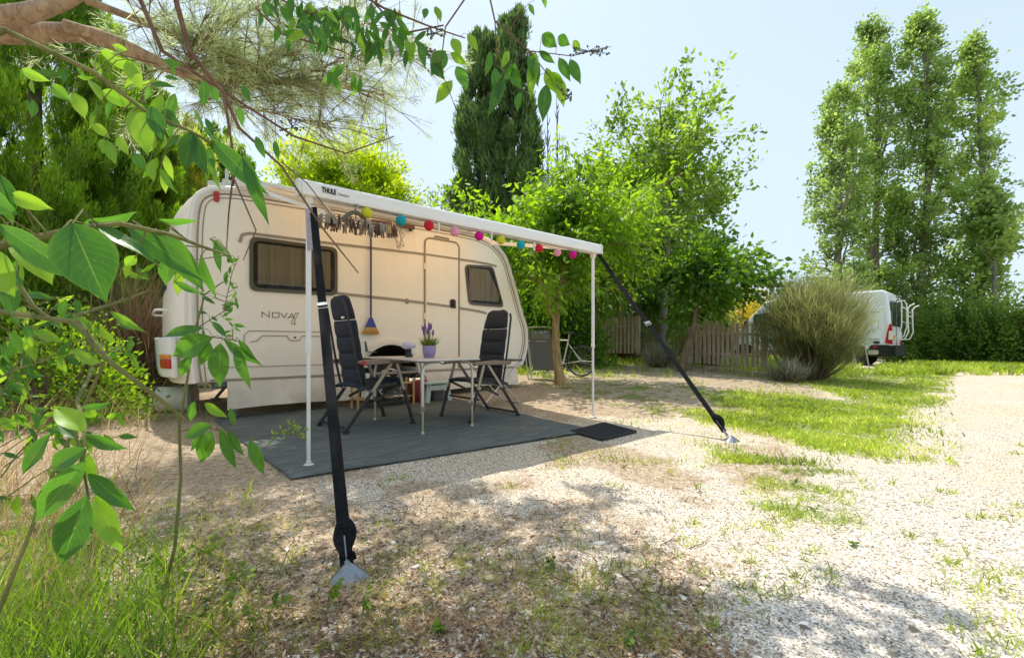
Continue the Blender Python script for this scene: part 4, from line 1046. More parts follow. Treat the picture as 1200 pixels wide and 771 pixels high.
b = MB(); b.tube([rp(-Wd/2-.04, .0, -.16), rp(-Wd/2-.06, .55, -.05), rp(-Wd/2, .9)], .013, 8); b.tube([rp(Wd/2+.04, .0, -.16), rp(Wd/2+.06, .55, -.05), rp(Wd/2, .9)], .013, 8); b.tube([rp(-Wd/2-.04, 0, -.16), rp(Wd/2+.04, 0, -.16)], .013, 8); b.build('back_legs', M['alu'], o, smooth=True)
# ============================================================ BICYCLE
gb = G(681, 441.5); rwh = .335; bic = thing('bicycle', 'white framed road bicycle leaning behind the tree trunk', 'bicycle', gb, R(180-32)); WB = 1.0
# local +x runs toward the far wheel (leftwards in view)
for x, nm in ((0, 'wheel'), (WB, 'wheel')):
    b = MB(); b.torus((x, 0, rwh), rwh-.02, .02, 'Y', 40, 8); wq = b.build(nm, M['rubber'], bic, smooth=True)
    b = MB(); b.torus((x, 0, rwh), rwh-.035, .009, 'Y', 36, 6); b.build('rim', M['inkgrey'], wq, smooth=True)
    b = MB()
    for k in range(20): a_ = 2*math.pi*k/20; b.tube([(x, 0.0, rwh), (x+(rwh-.035)*math.cos(a_), 0, rwh+(rwh-.035)*math.sin(a_))], .0016, 3)
    b.build('spokes', M['alu'], wq); b = MB(); b.lathe((x, -.03, rwh), [(.02, 0), (.02, .06)], 12, 'Y'); b.build('hub', M['inkgrey'], wq)
bb = (.42, 0, .27); st_ = (.30, 0, .78); hd = (.83, 0, .80); hb = (.87, 0, .68)
b = MB()
for p_, q_2, r_ in ((bb, st_, .015), (bb, hb, .018), (st_, hd, .014), (hd, hb, .017), ((0, -.03, rwh), bb, .009), ((0, .03, rwh), bb, .009), ((0, -.03, rwh), (.31, 0, .72), .007), ((0, .03, rwh), (.31, 0, .72), .007)): b.tube([p_, q_2], r_, 8)
b.build('frame', M['railw'], bic, smooth=True)
b = MB(); b.tube([hb, (.93, -.04, .5), (WB, -.045, rwh)], .011, 8); b.tube([hb, (.93, .04, .5), (WB, .045, rwh)], .011, 8); b.build('fork', M['black'], bic, smooth=True)
b = MB(); b.tube([st_, (.275, 0, .93)], .013, 8); b.build('seat_post', M['alu'], bic)
b = MB(); b.add([(.14, .065, .95), (.14, -.065, .95), (.25, .05, .955), (.25, -.05, .955), (.42, .015, .945), (.42, -.015, .945), (.16, .04, .91), (.16, -.04, .91), (.40, 0, .92)], [(0, 1, 3, 2), (2, 3, 5, 4), (0, 6, 7, 1), (0, 2, 6), (1, 7, 3), (2, 4, 8, 6), (3, 7, 8, 5), (4, 5, 8), (6, 8, 7)]); b.build('saddle', M['black'], bic, bevel=.01)
b = MB(); b.tube([hd, (.80, 0, .90), (.86, 0, .93)], .013, 8); b.tube([(.9, -.21, .80), (.95, -.21, .86), (.92, -.21, .93), (.86, -.19, .94), (.86, .19, .94), (.92, .21, .93), (.95, .21, .86), (.9, .21, .80)], .012, 8); b.build('handlebar', M['black'], bic, smooth=True)
b = MB(); b.torus((bb[0], -.05, bb[2]), .09, .006, 'Y', 28, 6); b.bar((bb[0], -.07, bb[2]), (bb[0]-.08, -.07, bb[2]-.15), .015, .02); b.bar((bb[0], .07, bb[2]), (bb[0]+.08, .07, bb[2]+.15), .015, .02); b.box((bb[0]-.08, -.11, bb[2]-.15), (.09, .07, .02)); b.box((bb[0]+.08, .11, bb[2]+.15), (.09, .07, .02)); b.build('crankset', M['inkgrey'], bic)
# ============================================================ PICKET FENCES
def fence(label, a, b_, h, npk, rails=2, seed=0):
    random.seed(seed); a = Vector(a); b_ = Vector(b_); d = b_-a; L = Vector((d.x, d.y, 0)).length; th = math.atan2(d.y, d.x)
    o = thing('picket_fence', label, 'fence', a, th); w_ = min(.085, L/npk*.62)
    for i in range(npk):
        x = L*(i+.5)/npk+random.uniform(-.012, .012); z0 = d.z*x/L; hh = h*random.uniform(.96, 1.03); b = MB(); t_ = random.uniform(-.012, .012)
        b.prism([(x-w_/2, z0+.03), (x+w_/2, z0+.03), (x+w_/2+t_, z0+hh-.05), (x+w_*.25+t_, z0+hh-.01), (x+t_, z0+hh), (x-w_*.25+t_, z0+hh-.01), (x-w_/2+t_, z0+hh-.05)], -.012, .012); b.build('picket', M['fence'], o)
    for f in (.28, .76): b = MB(); b.bar((0, .035, h*f), (L, .035, d.z+h*f), .035, .06); b.build('rail', M['fence'], o)
    for x in (0, L): b = MB(); b.box((x, .03, d.z*x/L+h*.5), (.08, .08, h*1.02)); b.build('post', M['fence'], o)
    return o
fa = Vector(((683-600)/F*14.2, 14.2, 0)); fb = Vector(((748-600)/F*13.2, 13.2, 0)); 
def fz(p, py): p.z = CH-(py-HZ)/F*p.y; return p
fz(fa, 415); fz(fb, 415)
fence('short weathered picket fence behind the bicycle, left of the grey lavender bush', fa, fb, 1.12, 15, seed=2)
fa = Vector(((808-600)/F*12.2, 12.2, 0)); fb = Vector(((897-600)/F*10.9, 10.9, 0)); fz(fa, 426); fz(fb, 433)
fence('weathered picket fence running up to the big broom bush beside the van', fa, fb, 1.12, 16, seed=5)
# ============================================================ CAMPER VAN
vb = Vector(((1044-600)/F*15.2, 15.2, 0)); vb.z = gz(vb.x, vb.y)-.02
hd_ = Vector((-.66, .75, 0)).normalized(); van = thing('camper_van', 'white high roof camper van half hidden by the broom bush', 'van', vb, math.atan2(hd_.y, hd_.x))
# local +x forward, near side (facing the camera) is +y ; y in [-2.0, 0]
Lv = 5.6; Wv = 2.0
pv = [(.02, .45), (.0, 1.0), (.03, 1.9), (.12, 2.62), (.22, 2.72), (3.6, 2.66), (4.0, 2.55), (4.55, 1.95), (4.75, 1.55), (5.35, 1.30), (5.55, 1.0), (5.6, .5), (5.3, .42)]
archv = []
for xc in (4.75, 1.0):
    archv += [(xc+.40*math.cos(R(a)), .40+.40*math.sin(R(a))) for a in range(0, 181, 15)]
pv2 = pv+archv
b = MB(); b.prism(pv2, -Wv, 0); body = b.build('body', [M['vanwhite'], M['dark']], van)
for v in body.data.vertices:
    if v.co.z > 1.3:
        k = (v.co.z-1.3)*.09; v.co.y += -k if v.co.y > -1 else k
for p in body.data.polygons:
    if abs(p.normal.y) < .4 and p.center.z < .86 and (abs(p.center.x-1) < .41 or abs(p.center.x-4.75) < .41): p.material_index = 1
bv = body.modifiers.new('bevel', 'BEVEL'); bv.width = .06; bv.segments = 3; bv.limit_method = 'ANGLE'; bv.angle_limit = R(40)
def ty(z): return -(max(0, z-1.3))*.09
def side_patch(name, poly, mat, off=.012, parent=van):
    b = MB(); P_ = round_poly(poly, .07, 4); n = len(P_); b.add([(x, ty(z)+off, z) for x, z in P_]+[(x, ty(z)-.01, z) for x, z in P_], [tuple(range(n))]+[(i, (i+1) % n, n+(i+1) % n, n+i) for i in range(n)]); return b.build(name, mat, parent)
side_patch('cab_window', [(4.42, 1.38), (4.42, 2.05), (3.72, 2.1), (3.66, 1.38)], M['vanglass'])
side_patch('side_window', [(3.1, 1.5), (3.1, 2.05), (2.1, 2.05), (2.1, 1.5)], M['vanglass'])
side_patch('bumper', [(.0, .40), (.0, .80), (.55, .80), (.62, .62), (.62, .40)], M['dark'], .03); side_patch('sill', [(1.45, .40), (1.45, .58), (4.3, .58), (4.3, .40)], M['inkgrey'], .02)
side_patch('side_lamp', [(.36, .70), (.36, .76), (.48, .76), (.48, .70)], M['red'], .04); side_patch('vent_grille', [(.30, .84), (.30, .93), (.48, .93), (.48, .84)], M['black'], .02)
side_patch('service_hatch', [(.32, .46), (.32, .62), (.62, .62), (.62, .46)], M['alu'], .045)
b = MB(); b.tube([(.3, .012+ty(1.9), 1.95), (1.9, .012+ty(1.9), 1.95), (1.9, .012, 1.0), (.3, .012, 1.0)], .012, 5); b.build('panel_line', M['inkgrey'], van)
for y0, y1 in ((-.16, .015), (-2.015, -1.84)):
    b = MB(); b.prism([(-.03, .82), (.16, .86), (.10, 1.25), (.04, 1.52), (-.02, 1.5)], y0, y1); lt_ = b.build('tail_light', M['red'], van, bevel=.01)
    b = MB(); b.prism([(-.036, .98), (.06, .98), (.05, 1.28), (-.034, 1.28)], y0+.02, y1+.006); b.build('lens', M['white'], lt_)
for y0, y1 in ((-.95, -.22), (-1.78, -1.05)):
    b = MB(); b.prism([(y0, 1.45), (y1, 1.45), (y1-.02 if y1 > -1 else y1, 2.32), (y0, 2.32)], -.012, .04, 'X'); b.build('rear_window', M['vanglass'], van, bevel=.01)
b = MB(); b.box((-.01, -1.0, 1.5), (.02, .02, 2.1)); b.build('door_gap', M['inkgrey'], van)
b = MB(); b.box((-.05, -1.0, .60), (.16, 1.9, .36)); b.build('rear_bumper', M['dark'], van, bevel=.03)
b = MB(); b.box((-.02, -.38, 1.06), (.03, .42, .14)); b.build('number_plate', M['yellowplate'], van)
for xc in (4.75, 1.0):
    for y in (-.14, -1.86):
        b = MB(); b.lathe((xc, y, .36), [(.2, -.1), (.33, -.10), (.355, -.06), (.355, .06), (.33, .10), (.2, .1)], 28, 'Y'); wq = b.build('wheel', M['rubber'], van, smooth=True)
        b = MB(); b.lathe((xc, y, .36), [(.0001, .07), (.06, .08), (.08, .06), (.2, .09), (.21, .0)], 20, 'Y'); b.build('hubcap', M['steel'], wq, smooth=True)
# bike carrier of white tubes
b = MB()
for y in (-.45, -1.5):
    b.tube([(.0, y, 2.38), (-.16, y, 2.40), (-.22, y, 2.25), (-.22, y, 1.45), (-.14, y, 1.1), (.0, y, 1.05)], .018, 8)
    b.tube([(-.22, y, 1.6), (-.38, y, 1.55), (-.38, y, 2.05), (-.45, y, 2.15), (-.56, y, 2.2)], .022, 8); b.tube([(-.38, y, 1.56), (-.40, y, 1.25), (-.3, y, 1.0), (-.05, y, .98)], .02, 8)
b.tube([(-.22, -.45, 2.1), (-.22, -1.5, 2.1)], .02, 8); b.tube([(-.38, -.45, 1.8), (-.38, -1.5, 1.8)], .02, 8); b.build('bike_carrier', M['railw'], van, smooth=True)
b = MB(); b.prism(rrect(.6, 3.2, 2.72, 2.80, .03), -1.5, -.5); b.build('roof_rack', M['inkgrey'], van)
b = MB(); b.bar((4.6, .02, 1.75), (4.62, .28, 1.72), .06, .06); b.box((4.62, .25, 1.62), (.10, .16, .32)); b.build('wing_mirror', M['black'], van, bevel=.02)
# clothes horse beside the van (pale posts)
o = thing('folding_ladder', 'slim pale folding frame standing at the rear wheel of the white van', 'frame', G(1012, 433))
for (px0, px1) in ((1000, 1000), (1009, 1019)):
    k = o.location.y/F; b = MB(); x0 = (px0-1012)*k; x1 = (px1-1012)*k; b.tube([(x0, 0, 1.35), (x1, 0, 0)], .016, 6); b.tube([(x0, .5, 1.35), (x1, .5, 0)], .016, 6); b.build('post', M['alu'], o)
b = MB(); [b.tube([((1004-1012)*k, 0, z), ((1004-1012)*k, .5, z)], .01, 6) for z in (.9, 1.1, 1.33)]; b.tube([((1000-1012)*k, 0, 1.34), ((1009-1012)*k, 0, 1.34)], .012, 6); b.build('rungs', M['alu'], o)
# ============================================================ TREES
def rv(n, s=1): return rng.normal(size=(n, 3))*s
def tree(name, label, cat, base, height, limbs, env, ncl, lpc, lsize, crad, mat, barkm, trunk_r=.12, seed=1, wr=.5, droop=.25, lean=(0, 0), trunk_top=.75, leaf='leaf', attach=.25, group=None, gap=.0, up=.4, flat=1.0, fullleaf=None):
    """base: ground point; env(rng)-> point inside the crown envelope, relative to base; limbs: number of main limbs"""
    global rng
    keep = rng; rng = np.random.default_rng(seed); rnd = random.Random(seed)
    o = thing(name, label, cat, base, 0, group)
    top = Vector((lean[0], lean[1], height*trunk_top)); b = MB(); N = 10; tp = []
    for i in range(N+1):
        f = i/N; tp.append(Vector((top.x*f+trunk_r*.9*math.sin(f*5+seed), top.y*f+trunk_r*.9*math.cos(f*4+seed)-trunk_r*.9, height*trunk_top*f-.1*(1-f))))
    trs = [trunk_r*(1-.85*i/N)+(trunk_r*.35 if i == 0 else 0) for i in range(N+1)]
    b.tube(tp, trs, 9); nodes = [(p, r) for p, r in zip(tp[2:], trs[2:])]
    mains = []
    for k in range(limbs):
        e = Vector(env(rng, .75)); a = min(nodes[:N-1], key=lambda q: abs(q[0].z-(e.z-(e.xy-q[0].xy).length*attach*2-.1*height*rnd.random())))
        p0 = a[0]; r0 = min(a[1]*.6, trunk_r*.5); pts = []; mid = p0.lerp(e, .5)+Vector((rnd.uniform(-.1, .1)*height*.3, rnd.uniform(-.1, .1)*height*.3, -height*.02*rnd.random()+height*.02))
        for i in range(8):
            t_ = i/7; q = p0*(1-t_)**2+mid*2*t_*(1-t_)+e*t_*t_; q += Vector((rnd.gauss(0, 1), rnd.gauss(0, 1), rnd.gauss(0, 1)))*height*.006*(0 < i); pts.append(q)
        rs = [r0*(1-.8*i/7) for i in range(8)]; b.tube(pts, rs, 6); mains += list(zip(pts[2:], rs[2:]))
    allp = nodes[3:]+mains; AP_ = np.array([tuple(p) for p, r in allp]); cl = []
    for k in range(ncl):
        e = Vector(env(rng, 1.0)); d = np.linalg.norm(AP_-np.array(e)[None]+np.array([[0, 0, .5]])*0, axis=1)+np.maximum(0, AP_[:, 2]-e.z)*1.5
        i = int(np.argmin(d)); p0, r0 = allp[i]; r1 = min(r0*.6, trunk_r*.14); mid = p0.lerp(e, .55)+Vector((rnd.gauss(0, .04), rnd.gauss(0, .04), rnd.gauss(0, .03)))*height*.3
        pts = [p0*(1-t_)**2+mid*2*t_*(1-t_)+e*t_*t_ for t_ in (0, .25, .5, .75, 1)]
        b.tube(pts, [max(.004, r1*(1-.75*t_)) for t_ in (0, .25, .5, .75, 1)], 4, cap=False); cl.append((pts, rnd.random()))
    b.build('trunk', barkm, o, smooth=True, fix=False)
    PP, DD, VV_ = [], [], []
    for pts, cv_ in cl:
        n = max(3, int(lpc*rnd.uniform(.6, 1.4))); e = pts[-1]; dirn = np.array(e-pts[-2]); dirn = dirn/max(np.linalg.norm(dirn), 1e-6)
        f = rng.uniform(.35, 1.05, n)[:, None]; A = np.array([tuple(p) for p in pts]); ii = np.clip(f*4, 0, 3.999); i0 = ii.astype(int)[:, 0]; fr = ii-i0[:, None]; Q = A[i0]*(1-fr)+A[i0+1]*fr
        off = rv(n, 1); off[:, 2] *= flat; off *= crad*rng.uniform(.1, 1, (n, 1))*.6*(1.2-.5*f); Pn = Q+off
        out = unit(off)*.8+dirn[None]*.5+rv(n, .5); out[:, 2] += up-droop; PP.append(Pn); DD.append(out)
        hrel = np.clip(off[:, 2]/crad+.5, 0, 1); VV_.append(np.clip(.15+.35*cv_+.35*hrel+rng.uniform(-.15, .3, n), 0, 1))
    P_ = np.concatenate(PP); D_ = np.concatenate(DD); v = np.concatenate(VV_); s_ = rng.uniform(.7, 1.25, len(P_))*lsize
    g = (leaf_geo if leaf == 'leaf' else diamond_geo)(P_, D_, s_, wr)
    foliage_obj('crown', g, mat, o, v); rng = keep; return o
def ell(cx, cy, cz, rx, ry, rz, hollow=.45, bottom=-1.0):
    def f(rg, k):
        while True:
            d = rg.normal(size=3); d /= np.linalg.norm(d); r_ = (rg.uniform(hollow, 1))*k; p = d*r_
            if p[2] < bottom: continue
            w_ = 1+.18*math.sin(d[0]*7+cz)+.15*math.sin(d[2]*9+cx*3+d[1]*5)
            return (cx+p[0]*rx*w_, cy+p[1]*ry*w_, cz+p[2]*rz*w_)
    return f
def zat(py, Y): return CH-(py-HZ)/F*Y
def bpt(px, Y, dz=0): x = (px-600)/F*Y; return Vector((x, Y, gz(x, Y)+dz))
# small tree by the bike
B = bpt(656, 8.4); z = lambda py, Y: zat(py, Y)-B.z
tree('leafy_tree', 'leafy bright green tree with slender trunk standing by the bicycle', 'tree', B, z(175, 8.4), 14, ell(.1, .1, (z(375, 8.4)+z(215, 8.4))/2+.35, 2.3, 1.9, 1.65, .15), 230, 72, .125, .42, M['f_bright'], M['b_ochre'], .10, 3, .42, .75, trunk_top=.62, up=.1)
# the bright sapling in front of the cypresses / right of the leafy tree
B = bpt(800, 10.8); z = lambda py, Y: zat(py, Y)-B.z
tree('dense_tree', 'dense dark green large leaved tree left of the broom bush', 'tree', B, z(262, 10.8), 12, ell(.75, .3, z(318, 10.8), 1.8, 1.5, 1.15, .05), 120, 70, .15, .46, M['f_dark'], M['b_brown'], .11, 5, .62, .6, trunk_top=.6, lean=(.3, 0), up=.05)
B = bpt(725, 15.0); z = lambda py, Y: zat(py, Y)-B.z
tree('young_maple', 'bushy yellow green tree between the awning corner and the airy tree', 'tree', B, z(165, 15.0), 12, ell(.0, .1, z(262, 15), 2.1, 1.8, 2.9, .3), 230, 70, .15, .5, M['f_bright'], M['b_brown'], .11, 8, .5, .45, trunk_top=.7, up=.3)
B = bpt(700, 12.3); z = lambda py, Y: zat(py, Y)-B.z
tree('garden_tree', 'mid green broad leaved tree behind the far end of the awning rail', 'tree', B, z(200, 12.3), 12, ell(.1, 0, z(280, 12.3), 2.2, 1.6, 2.0, .25), 170, 70, .15, .45, M['f_mid'], M['b_brown'], .11, 9, .55, .45, trunk_top=.65, up=.2)
# airy tall tree
B = bpt(775, 15); z = lambda py, Y: zat(py, Y)-B.z
tree('airy_tree', 'tall open crowned tree with sky showing between its branches', 'tree', B, z(60, 15), 20, ell(.25, 0, z(190, 15), 2.9, 2.4, 3.2, .25), 240, 30, .165, .42, M['f_mid'], M['b_grey'], .17, 12, .62, .2, trunk_top=.8, leaf='leaf', up=.4)
B = bpt(770, 17); z = lambda py, Y: zat(py, Y)-B.z
tree('airy_tree', 'mid green tree filling the gap below the tall open crowned tree', 'tree', B, z(170, 17), 12, ell(.2, 0, z(290, 17), 3.6, 2, 3.4, .3), 170, 44, .24, .7, M['f_mid'], M['b_grey'], .16, 14, .6, .2, trunk_top=.7, leaf='diamond')
# rounded tree behind the caravan
B = bpt(410, 15); z = lambda py, Y: zat(py, Y)-B.z
tree('round_tree', 'rounded yellow green tree rising behind the caravan roof', 'tree', B, z(172, 15), 12, ell(0, 0, z(240, 15), 2.75, 2.3, 2.3, .55), 380, 120, .13, .45, M['f_round'], M['b_brown'], .2, 21, .5, .1, trunk_top=.7, leaf='diamond', up=.5)
B = bpt(330, 17); z = lambda py, Y: zat(py, Y)-B.z
tree('round_tree', 'lower yellow green tree peeping out left of the rounded tree', 'tree', B, z(215, 17), 8, ell(0, 0, z(265, 17), 2.6, 2, 2.0, .6), 140, 60, .16, .5, M['f_round'], M['b_brown'], .2, 22, .5, .1, trunk_top=.7, leaf='diamond', up=.5)
B = bpt(520, 16.5); z = lambda py, Y: zat(py, Y)-B.z
tree('round_tree', 'pale olive tree between the rounded tree and the cypress', 'tree', B, z(232, 16.5), 8, ell(0, 0, z(290, 16.5), 1.6, 1.6, 2.2, .5), 110, 50, .14, .4, M['f_mid'], M['b_brown'], .15, 23, .5, .1, trunk_top=.7, leaf='diamond', up=.5)
# ------------------------------------------------------------ cypresses
def cypress(label, B, H, Rm, n, seed, mat, blade=.30, w=.055, prof=None, group=None, name='cypress_tree', open_=.0, plumes=220):
    global rng
    keep = rng; rng = np.random.default_rng(seed)
    o = thing(name, label, 'cypress', B, 0, group); b = MB(); b.tube([(0, 0, -.1), (0, 0, H*.5), (0.05, 0, H*.93)], [.16, .1, .02], 8); b.build('trunk', M['b_brown'], o)
    prof = prof or (lambda f: np.minimum(1, (f+.03)*7)**.6*np.clip(1-f, 0, 1)**.55*1.12)
    # plumes: upright sprays over the surface
    f = rng.uniform(0, 1, plumes)**.9; th = rng.uniform(0, 2*math.pi, plumes); r_ = Rm*prof(f)*rng.uniform(.55, 1.05, plumes)
    C_ = np.stack([r_*np.cos(th), r_*np.sin(th), f*H*.97], 1); L_ = rng.uniform(.5, 1.3, plumes)*(.09*H)*(1-.35*f); cv_ = rng.uniform(0, 1, plumes)
    k = rng.integers(0, plumes, n); g = rng.uniform(0, 1, n); rad = (L_[k]*.23)*(1-g)**.6*(.35+g)*1.5
    P_ = C_[k].copy(); outd = np.stack([np.cos(th[k]), np.sin(th[k]), np.zeros(n)], 1); P_ += outd*(g*L_[k]*.18)[:, None]; P_[:, 2] += g*L_[k]; P_ += rv(n, 1)*rad[:, None]*np.array([[.62, .62, .3]])
    P_[:, 2] = np.maximum(P_[:, 2], .05)
    D_ = np.stack([np.zeros(n), np.zeros(n), np.ones(n)], 1)*1.0+outd*.35+rv(n, .32)
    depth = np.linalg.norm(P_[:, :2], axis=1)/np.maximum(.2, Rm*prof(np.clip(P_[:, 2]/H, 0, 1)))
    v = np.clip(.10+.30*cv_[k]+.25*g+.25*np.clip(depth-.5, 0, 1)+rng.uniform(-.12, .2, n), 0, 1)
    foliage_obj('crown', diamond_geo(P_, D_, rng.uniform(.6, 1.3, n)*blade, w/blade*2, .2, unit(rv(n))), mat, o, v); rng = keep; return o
B = bpt(566, 15.5); cypress('left of the two tall dark cypresses behind the caravan', B, zat(52, 15.5)-B.z, 1.35, 80000, 31, M['f_cyp'], .22, .022, group=None)
B = bpt(601, 15.0); cypress('right and taller of the two dark cypresses behind the caravan', B, zat(18, 15.0)-B.z, 1.15, 80000, 32, M['f_cyp'], .22, .022)
pf = lambda f: np.minimum(1, (f+.1)*6)**.5*np.clip(1-f, 0, 1)**.35*1.05
B = bpt(40, 7.0); cypress('massive bright green conifer at the far left behind the reeds', B, 7.6, 1.55, 150000, 33, M['f_cyp2'], .12, .0085, pf, None, 'conifer_tree', plumes=600)
B = bpt(150, 8.0); cypress('bright green conifer just left of the caravan rear', B, 5.7, 1.25, 130000, 34, M['f_cyp2'], .12, .009, pf, None, 'conifer_tree', plumes=520)
B = bpt(-80, 7.6); cypress('dark conifer at the left edge of the picture', B, 8.5, 1.7, 70000, 35, M['f_cyp2'], .13, .012, pf, None, 'conifer_tree', plumes=420)
B = bpt(250, 11.5); cypress('shaded conifer behind the caravan roof corner', B, 6.0, 1.7, 60000, 36, M['f_cyp2'], .15, .018, pf, None, 'conifer_tree', plumes=320)
B = bpt(212, 9.2); cypress('pale yellow green feathery conifer above the caravan rear corner', B, 5.2, .95, 60000, 37, M['f_pale'], .14, .010, pf, None, 'conifer_tree', plumes=300)
# ------------------------------------------------------------ poplars
def poplar(label, px, pytop, Y, Rm, seed, n_stem=3, lean=0, ncl=230, H0=.04, mat='f_poplar'):
    B = bpt(px, Y); H = zat(pytop, Y)-B.z-.45
    def env(rg, k):
        f = rg.uniform(H0, 1)**.85; r_ = Rm*min(1, (f+.1)*3)*float(np.interp(f, [0, .3, .55, .8, 1], [1.15, 1.28, 1.15, .98, .32]))*(1+.16*math.sin(f*17+seed)+.1*math.sin(f*41+seed*2)); th = rg.uniform(0, 6.283); q = math.sqrt(rg.uniform(.05, 1))*k
        return (lean*f+r_*q*math.cos(th), r_*q*math.sin(th), f*H)
    return tree('poplar_tree', label, 'poplar', B, H, 22, env, ncl, 50, .155, .42, M[mat], M['b_grey'], .22, seed, .8, .1, lean=(lean, 0), trunk_top=.94, leaf='diamond', attach=1.2, up=.5, flat=1.3)
poplar('short leftmost poplar of the row behind the broom bush', 983, 95, 21.5, 1.35, 41, ncl=250)
poplar('poplar second from left, leaning slightly left at its top', 1030, 14, 22.5, 1.3, 42, lean=-.45, ncl=360)
poplar('tallest poplar in the middle of the row', 1078, 8, 21.5, 1.25, 43, ncl=380, lean=.1)
poplar('rightmost poplar, set apart with sky on both sides', 1143, 34, 21, 1.2, 44, ncl=330, lean=-.1)
B = bpt(1165, 19.5); z = lambda py, Y: zat(py, Y)-B.z
tree('small_tree', 'low open tree under the rightmost poplar', 'tree', B, z(190, 19.5), 9, ell(0, 0, z(270, 19.5), 1.35, 1.3, 2.6, .2), 80, 34, .22, .5, M['f_poplar'], M['b_grey'], .13, 47, .7, .2, trunk_top=.8, leaf='diamond')
# bare poplars
def bare(label, px, py, Y, seed):
    B = bpt(px, Y); H = zat(py, Y)-B.z; o = thing('bare_tree', label, 'tree', B); rnd = random.Random(seed); b = MB(); b.tube([(0, 0, -.1), (.05, 0, H*.5), (-.03, 0, H)], [.10, .06, .012], 7); b.build('trunk', M['b_grey'], o, smooth=True)
    b = MB()
    for i in range(46):
        f = rnd.uniform(.35, .95); a = rnd.uniform(0, 6.28); L = rnd.uniform(.8, 2.2)*(1.1-f); p = Vector((0, 0, H*f)); e = p+Vector((math.cos(a)*L*.28, math.sin(a)*L*.28, L)); b.tube([p, p.lerp(e, .5)+Vector((math.cos(a)*L*.06, 0, 0)), e], [.025, .018, .006], 4)
    b.build('branches', M['b_grey'], o)
bare('bare poplar stem beside the tall cypress, left one', 642, 125, 19, 1); bare('bare poplar stem right of the tall cypress, right one', 653, 112, 19.5, 2)
# ------------------------------------------------------------ hedge & shrubs
def shrub(name, label, cat, B, rx, ry, H, n, ls, mat, seed, wr=.55, stems=18, group=None, stemm='b_brown', lump=.22):
    global rng
    keep = rng; rng = np.random.default_rng(seed); o = thing(name, label, cat, B, 0, group); b = MB(); rnd = random.Random(seed)
    for i in range(stems):
        a = rnd.uniform(0, 6.28); q = rnd.uniform(.1, .85); e = Vector((rx*q*math.cos(a), ry*q*math.sin(a), H*rnd.uniform(.5, .9))); b.tube([(e.x*.15, e.y*.15, -.05), Vector((e.x*.5, e.y*.5, e.z*.55)), e], [.025, .018, .006], 5)
    b.build('stems', M[stemm], o)
    d = unit(rv(n)); d[:, 2] = np.abs(d[:, 2])*1.0; lon = np.arctan2(d[:, 1], d[:, 0]); lum = 1+lump*np.sin(lon*5+seed+d[:, 2]*4)+lump*.7*np.sin(lon*11+d[:, 2]*9+seed*2)
    q = rng.uniform(.55, 1.05, n)**.6; P_ = d*np.array([[rx, ry, H*.92]])*(q*lum)[:, None]; P_[:, 2] = np.maximum(.03, P_[:, 2]+rng.uniform(-.1, .1, n)*H)
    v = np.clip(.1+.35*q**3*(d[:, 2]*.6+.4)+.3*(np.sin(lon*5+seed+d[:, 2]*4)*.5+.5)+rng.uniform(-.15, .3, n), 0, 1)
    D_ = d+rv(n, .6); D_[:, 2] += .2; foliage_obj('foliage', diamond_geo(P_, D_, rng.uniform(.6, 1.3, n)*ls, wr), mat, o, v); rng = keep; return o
k = 0
for px, Y, rx, H in ((1085, 19.5, 1.5, 2.6), (1120, 18.6, 1.6, 3.0), (1158, 18.0, 1.6, 3.1), (1200, 17.4, 1.6, 3.0), (1245, 17.0, 1.6, 2.9), (1290, 16.5, 1.6, 2.9)):
    shrub('hedge_shrub', ['dark hedge shrub beside the rear of the white van', 'dark hedge shrub second to the right of the van', 'tall dark hedge shrub under the rightmost poplar', 'dark hedge shrub at the right edge of the picture', 'dark hedge shrub cut by the right edge of the picture', 'dark hedge shrub just past the right edge'][k], 'hedge', bpt(px, Y), rx, 1.1, H*.85, 9000, .12, M['f_hedge'], 60+k, group='hedge shrubs along the right boundary'); k += 1
for i, (px, Y, rx, H, lb) in enumerate(((900, 25.5, 2.6, 3.6, 'dark hedge shrub behind the cab of the white van'), (985, 24.5, 2.5, 3.4, 'dark hedge shrub behind the roof of the white van'), (1050, 23.0, 2.5, 3.2, 'dark hedge shrub behind the rear of the white van'))):
    shrub('hedge_shrub', lb, 'hedge', bpt(px, Y), rx, 1.2, H*.9, 9000, .15, M['f_hedge'], 70+i)
for i, (px, Y, rx, H, lb) in enumerate(((640, 12.2, 1.6, 2.6, 'mid green shrub behind the bicycle and folded recliner'), (700, 16.6, 2.4, 3.0, 'green shrub behind the short picket fence'), (770, 16.5, 2.3, 3.0, 'green shrub behind the gap between both fences'), (800, 19.5, 1.9, 3.0, 'green shrub behind the long picket fence'), (600, 13.0, 2.2, 3.2, 'green shrub behind the front end of the caravan'), (560, 15.5, 2.2, 3.2, 'green shrub hidden behind the caravan door'))):
    shrub('garden_shrub', lb, 'shrub', bpt(px, Y), rx, 1.2, H, 11000, .13, M['f_mid'] if i % 2 else M['f_dark'], 80+i, .5)
shrub('flowering_shrub', 'shrub with orange yellow blossom over the van cab', 'shrub', bpt(868, 23), 1.7, 1.0, 3.9, 4500, .12, M['f_yellow'], 95)
for i, (px, Y, rx, H, lb) in enumerate(((150, 7.6, 1.0, 1.7, 'dark undergrowth shrub left of the caravan rear'), (60, 6.6, 1.1, 1.6, 'dark undergrowth shrub below the big conifer'), (-20, 6.2, 1.2, 1.8, 'dark undergrowth shrub at the left edge'), (190, 10.2, 1.5, 2.2, 'dark shrub behind the rear of the caravan'))):
    shrub('undergrowth_shrub', lb, 'shrub', bpt(px, Y), rx, .7, H, 7000, .075, M['f_hedge'] if i != 1 else M['f_cyp2'], 100+i, .5)
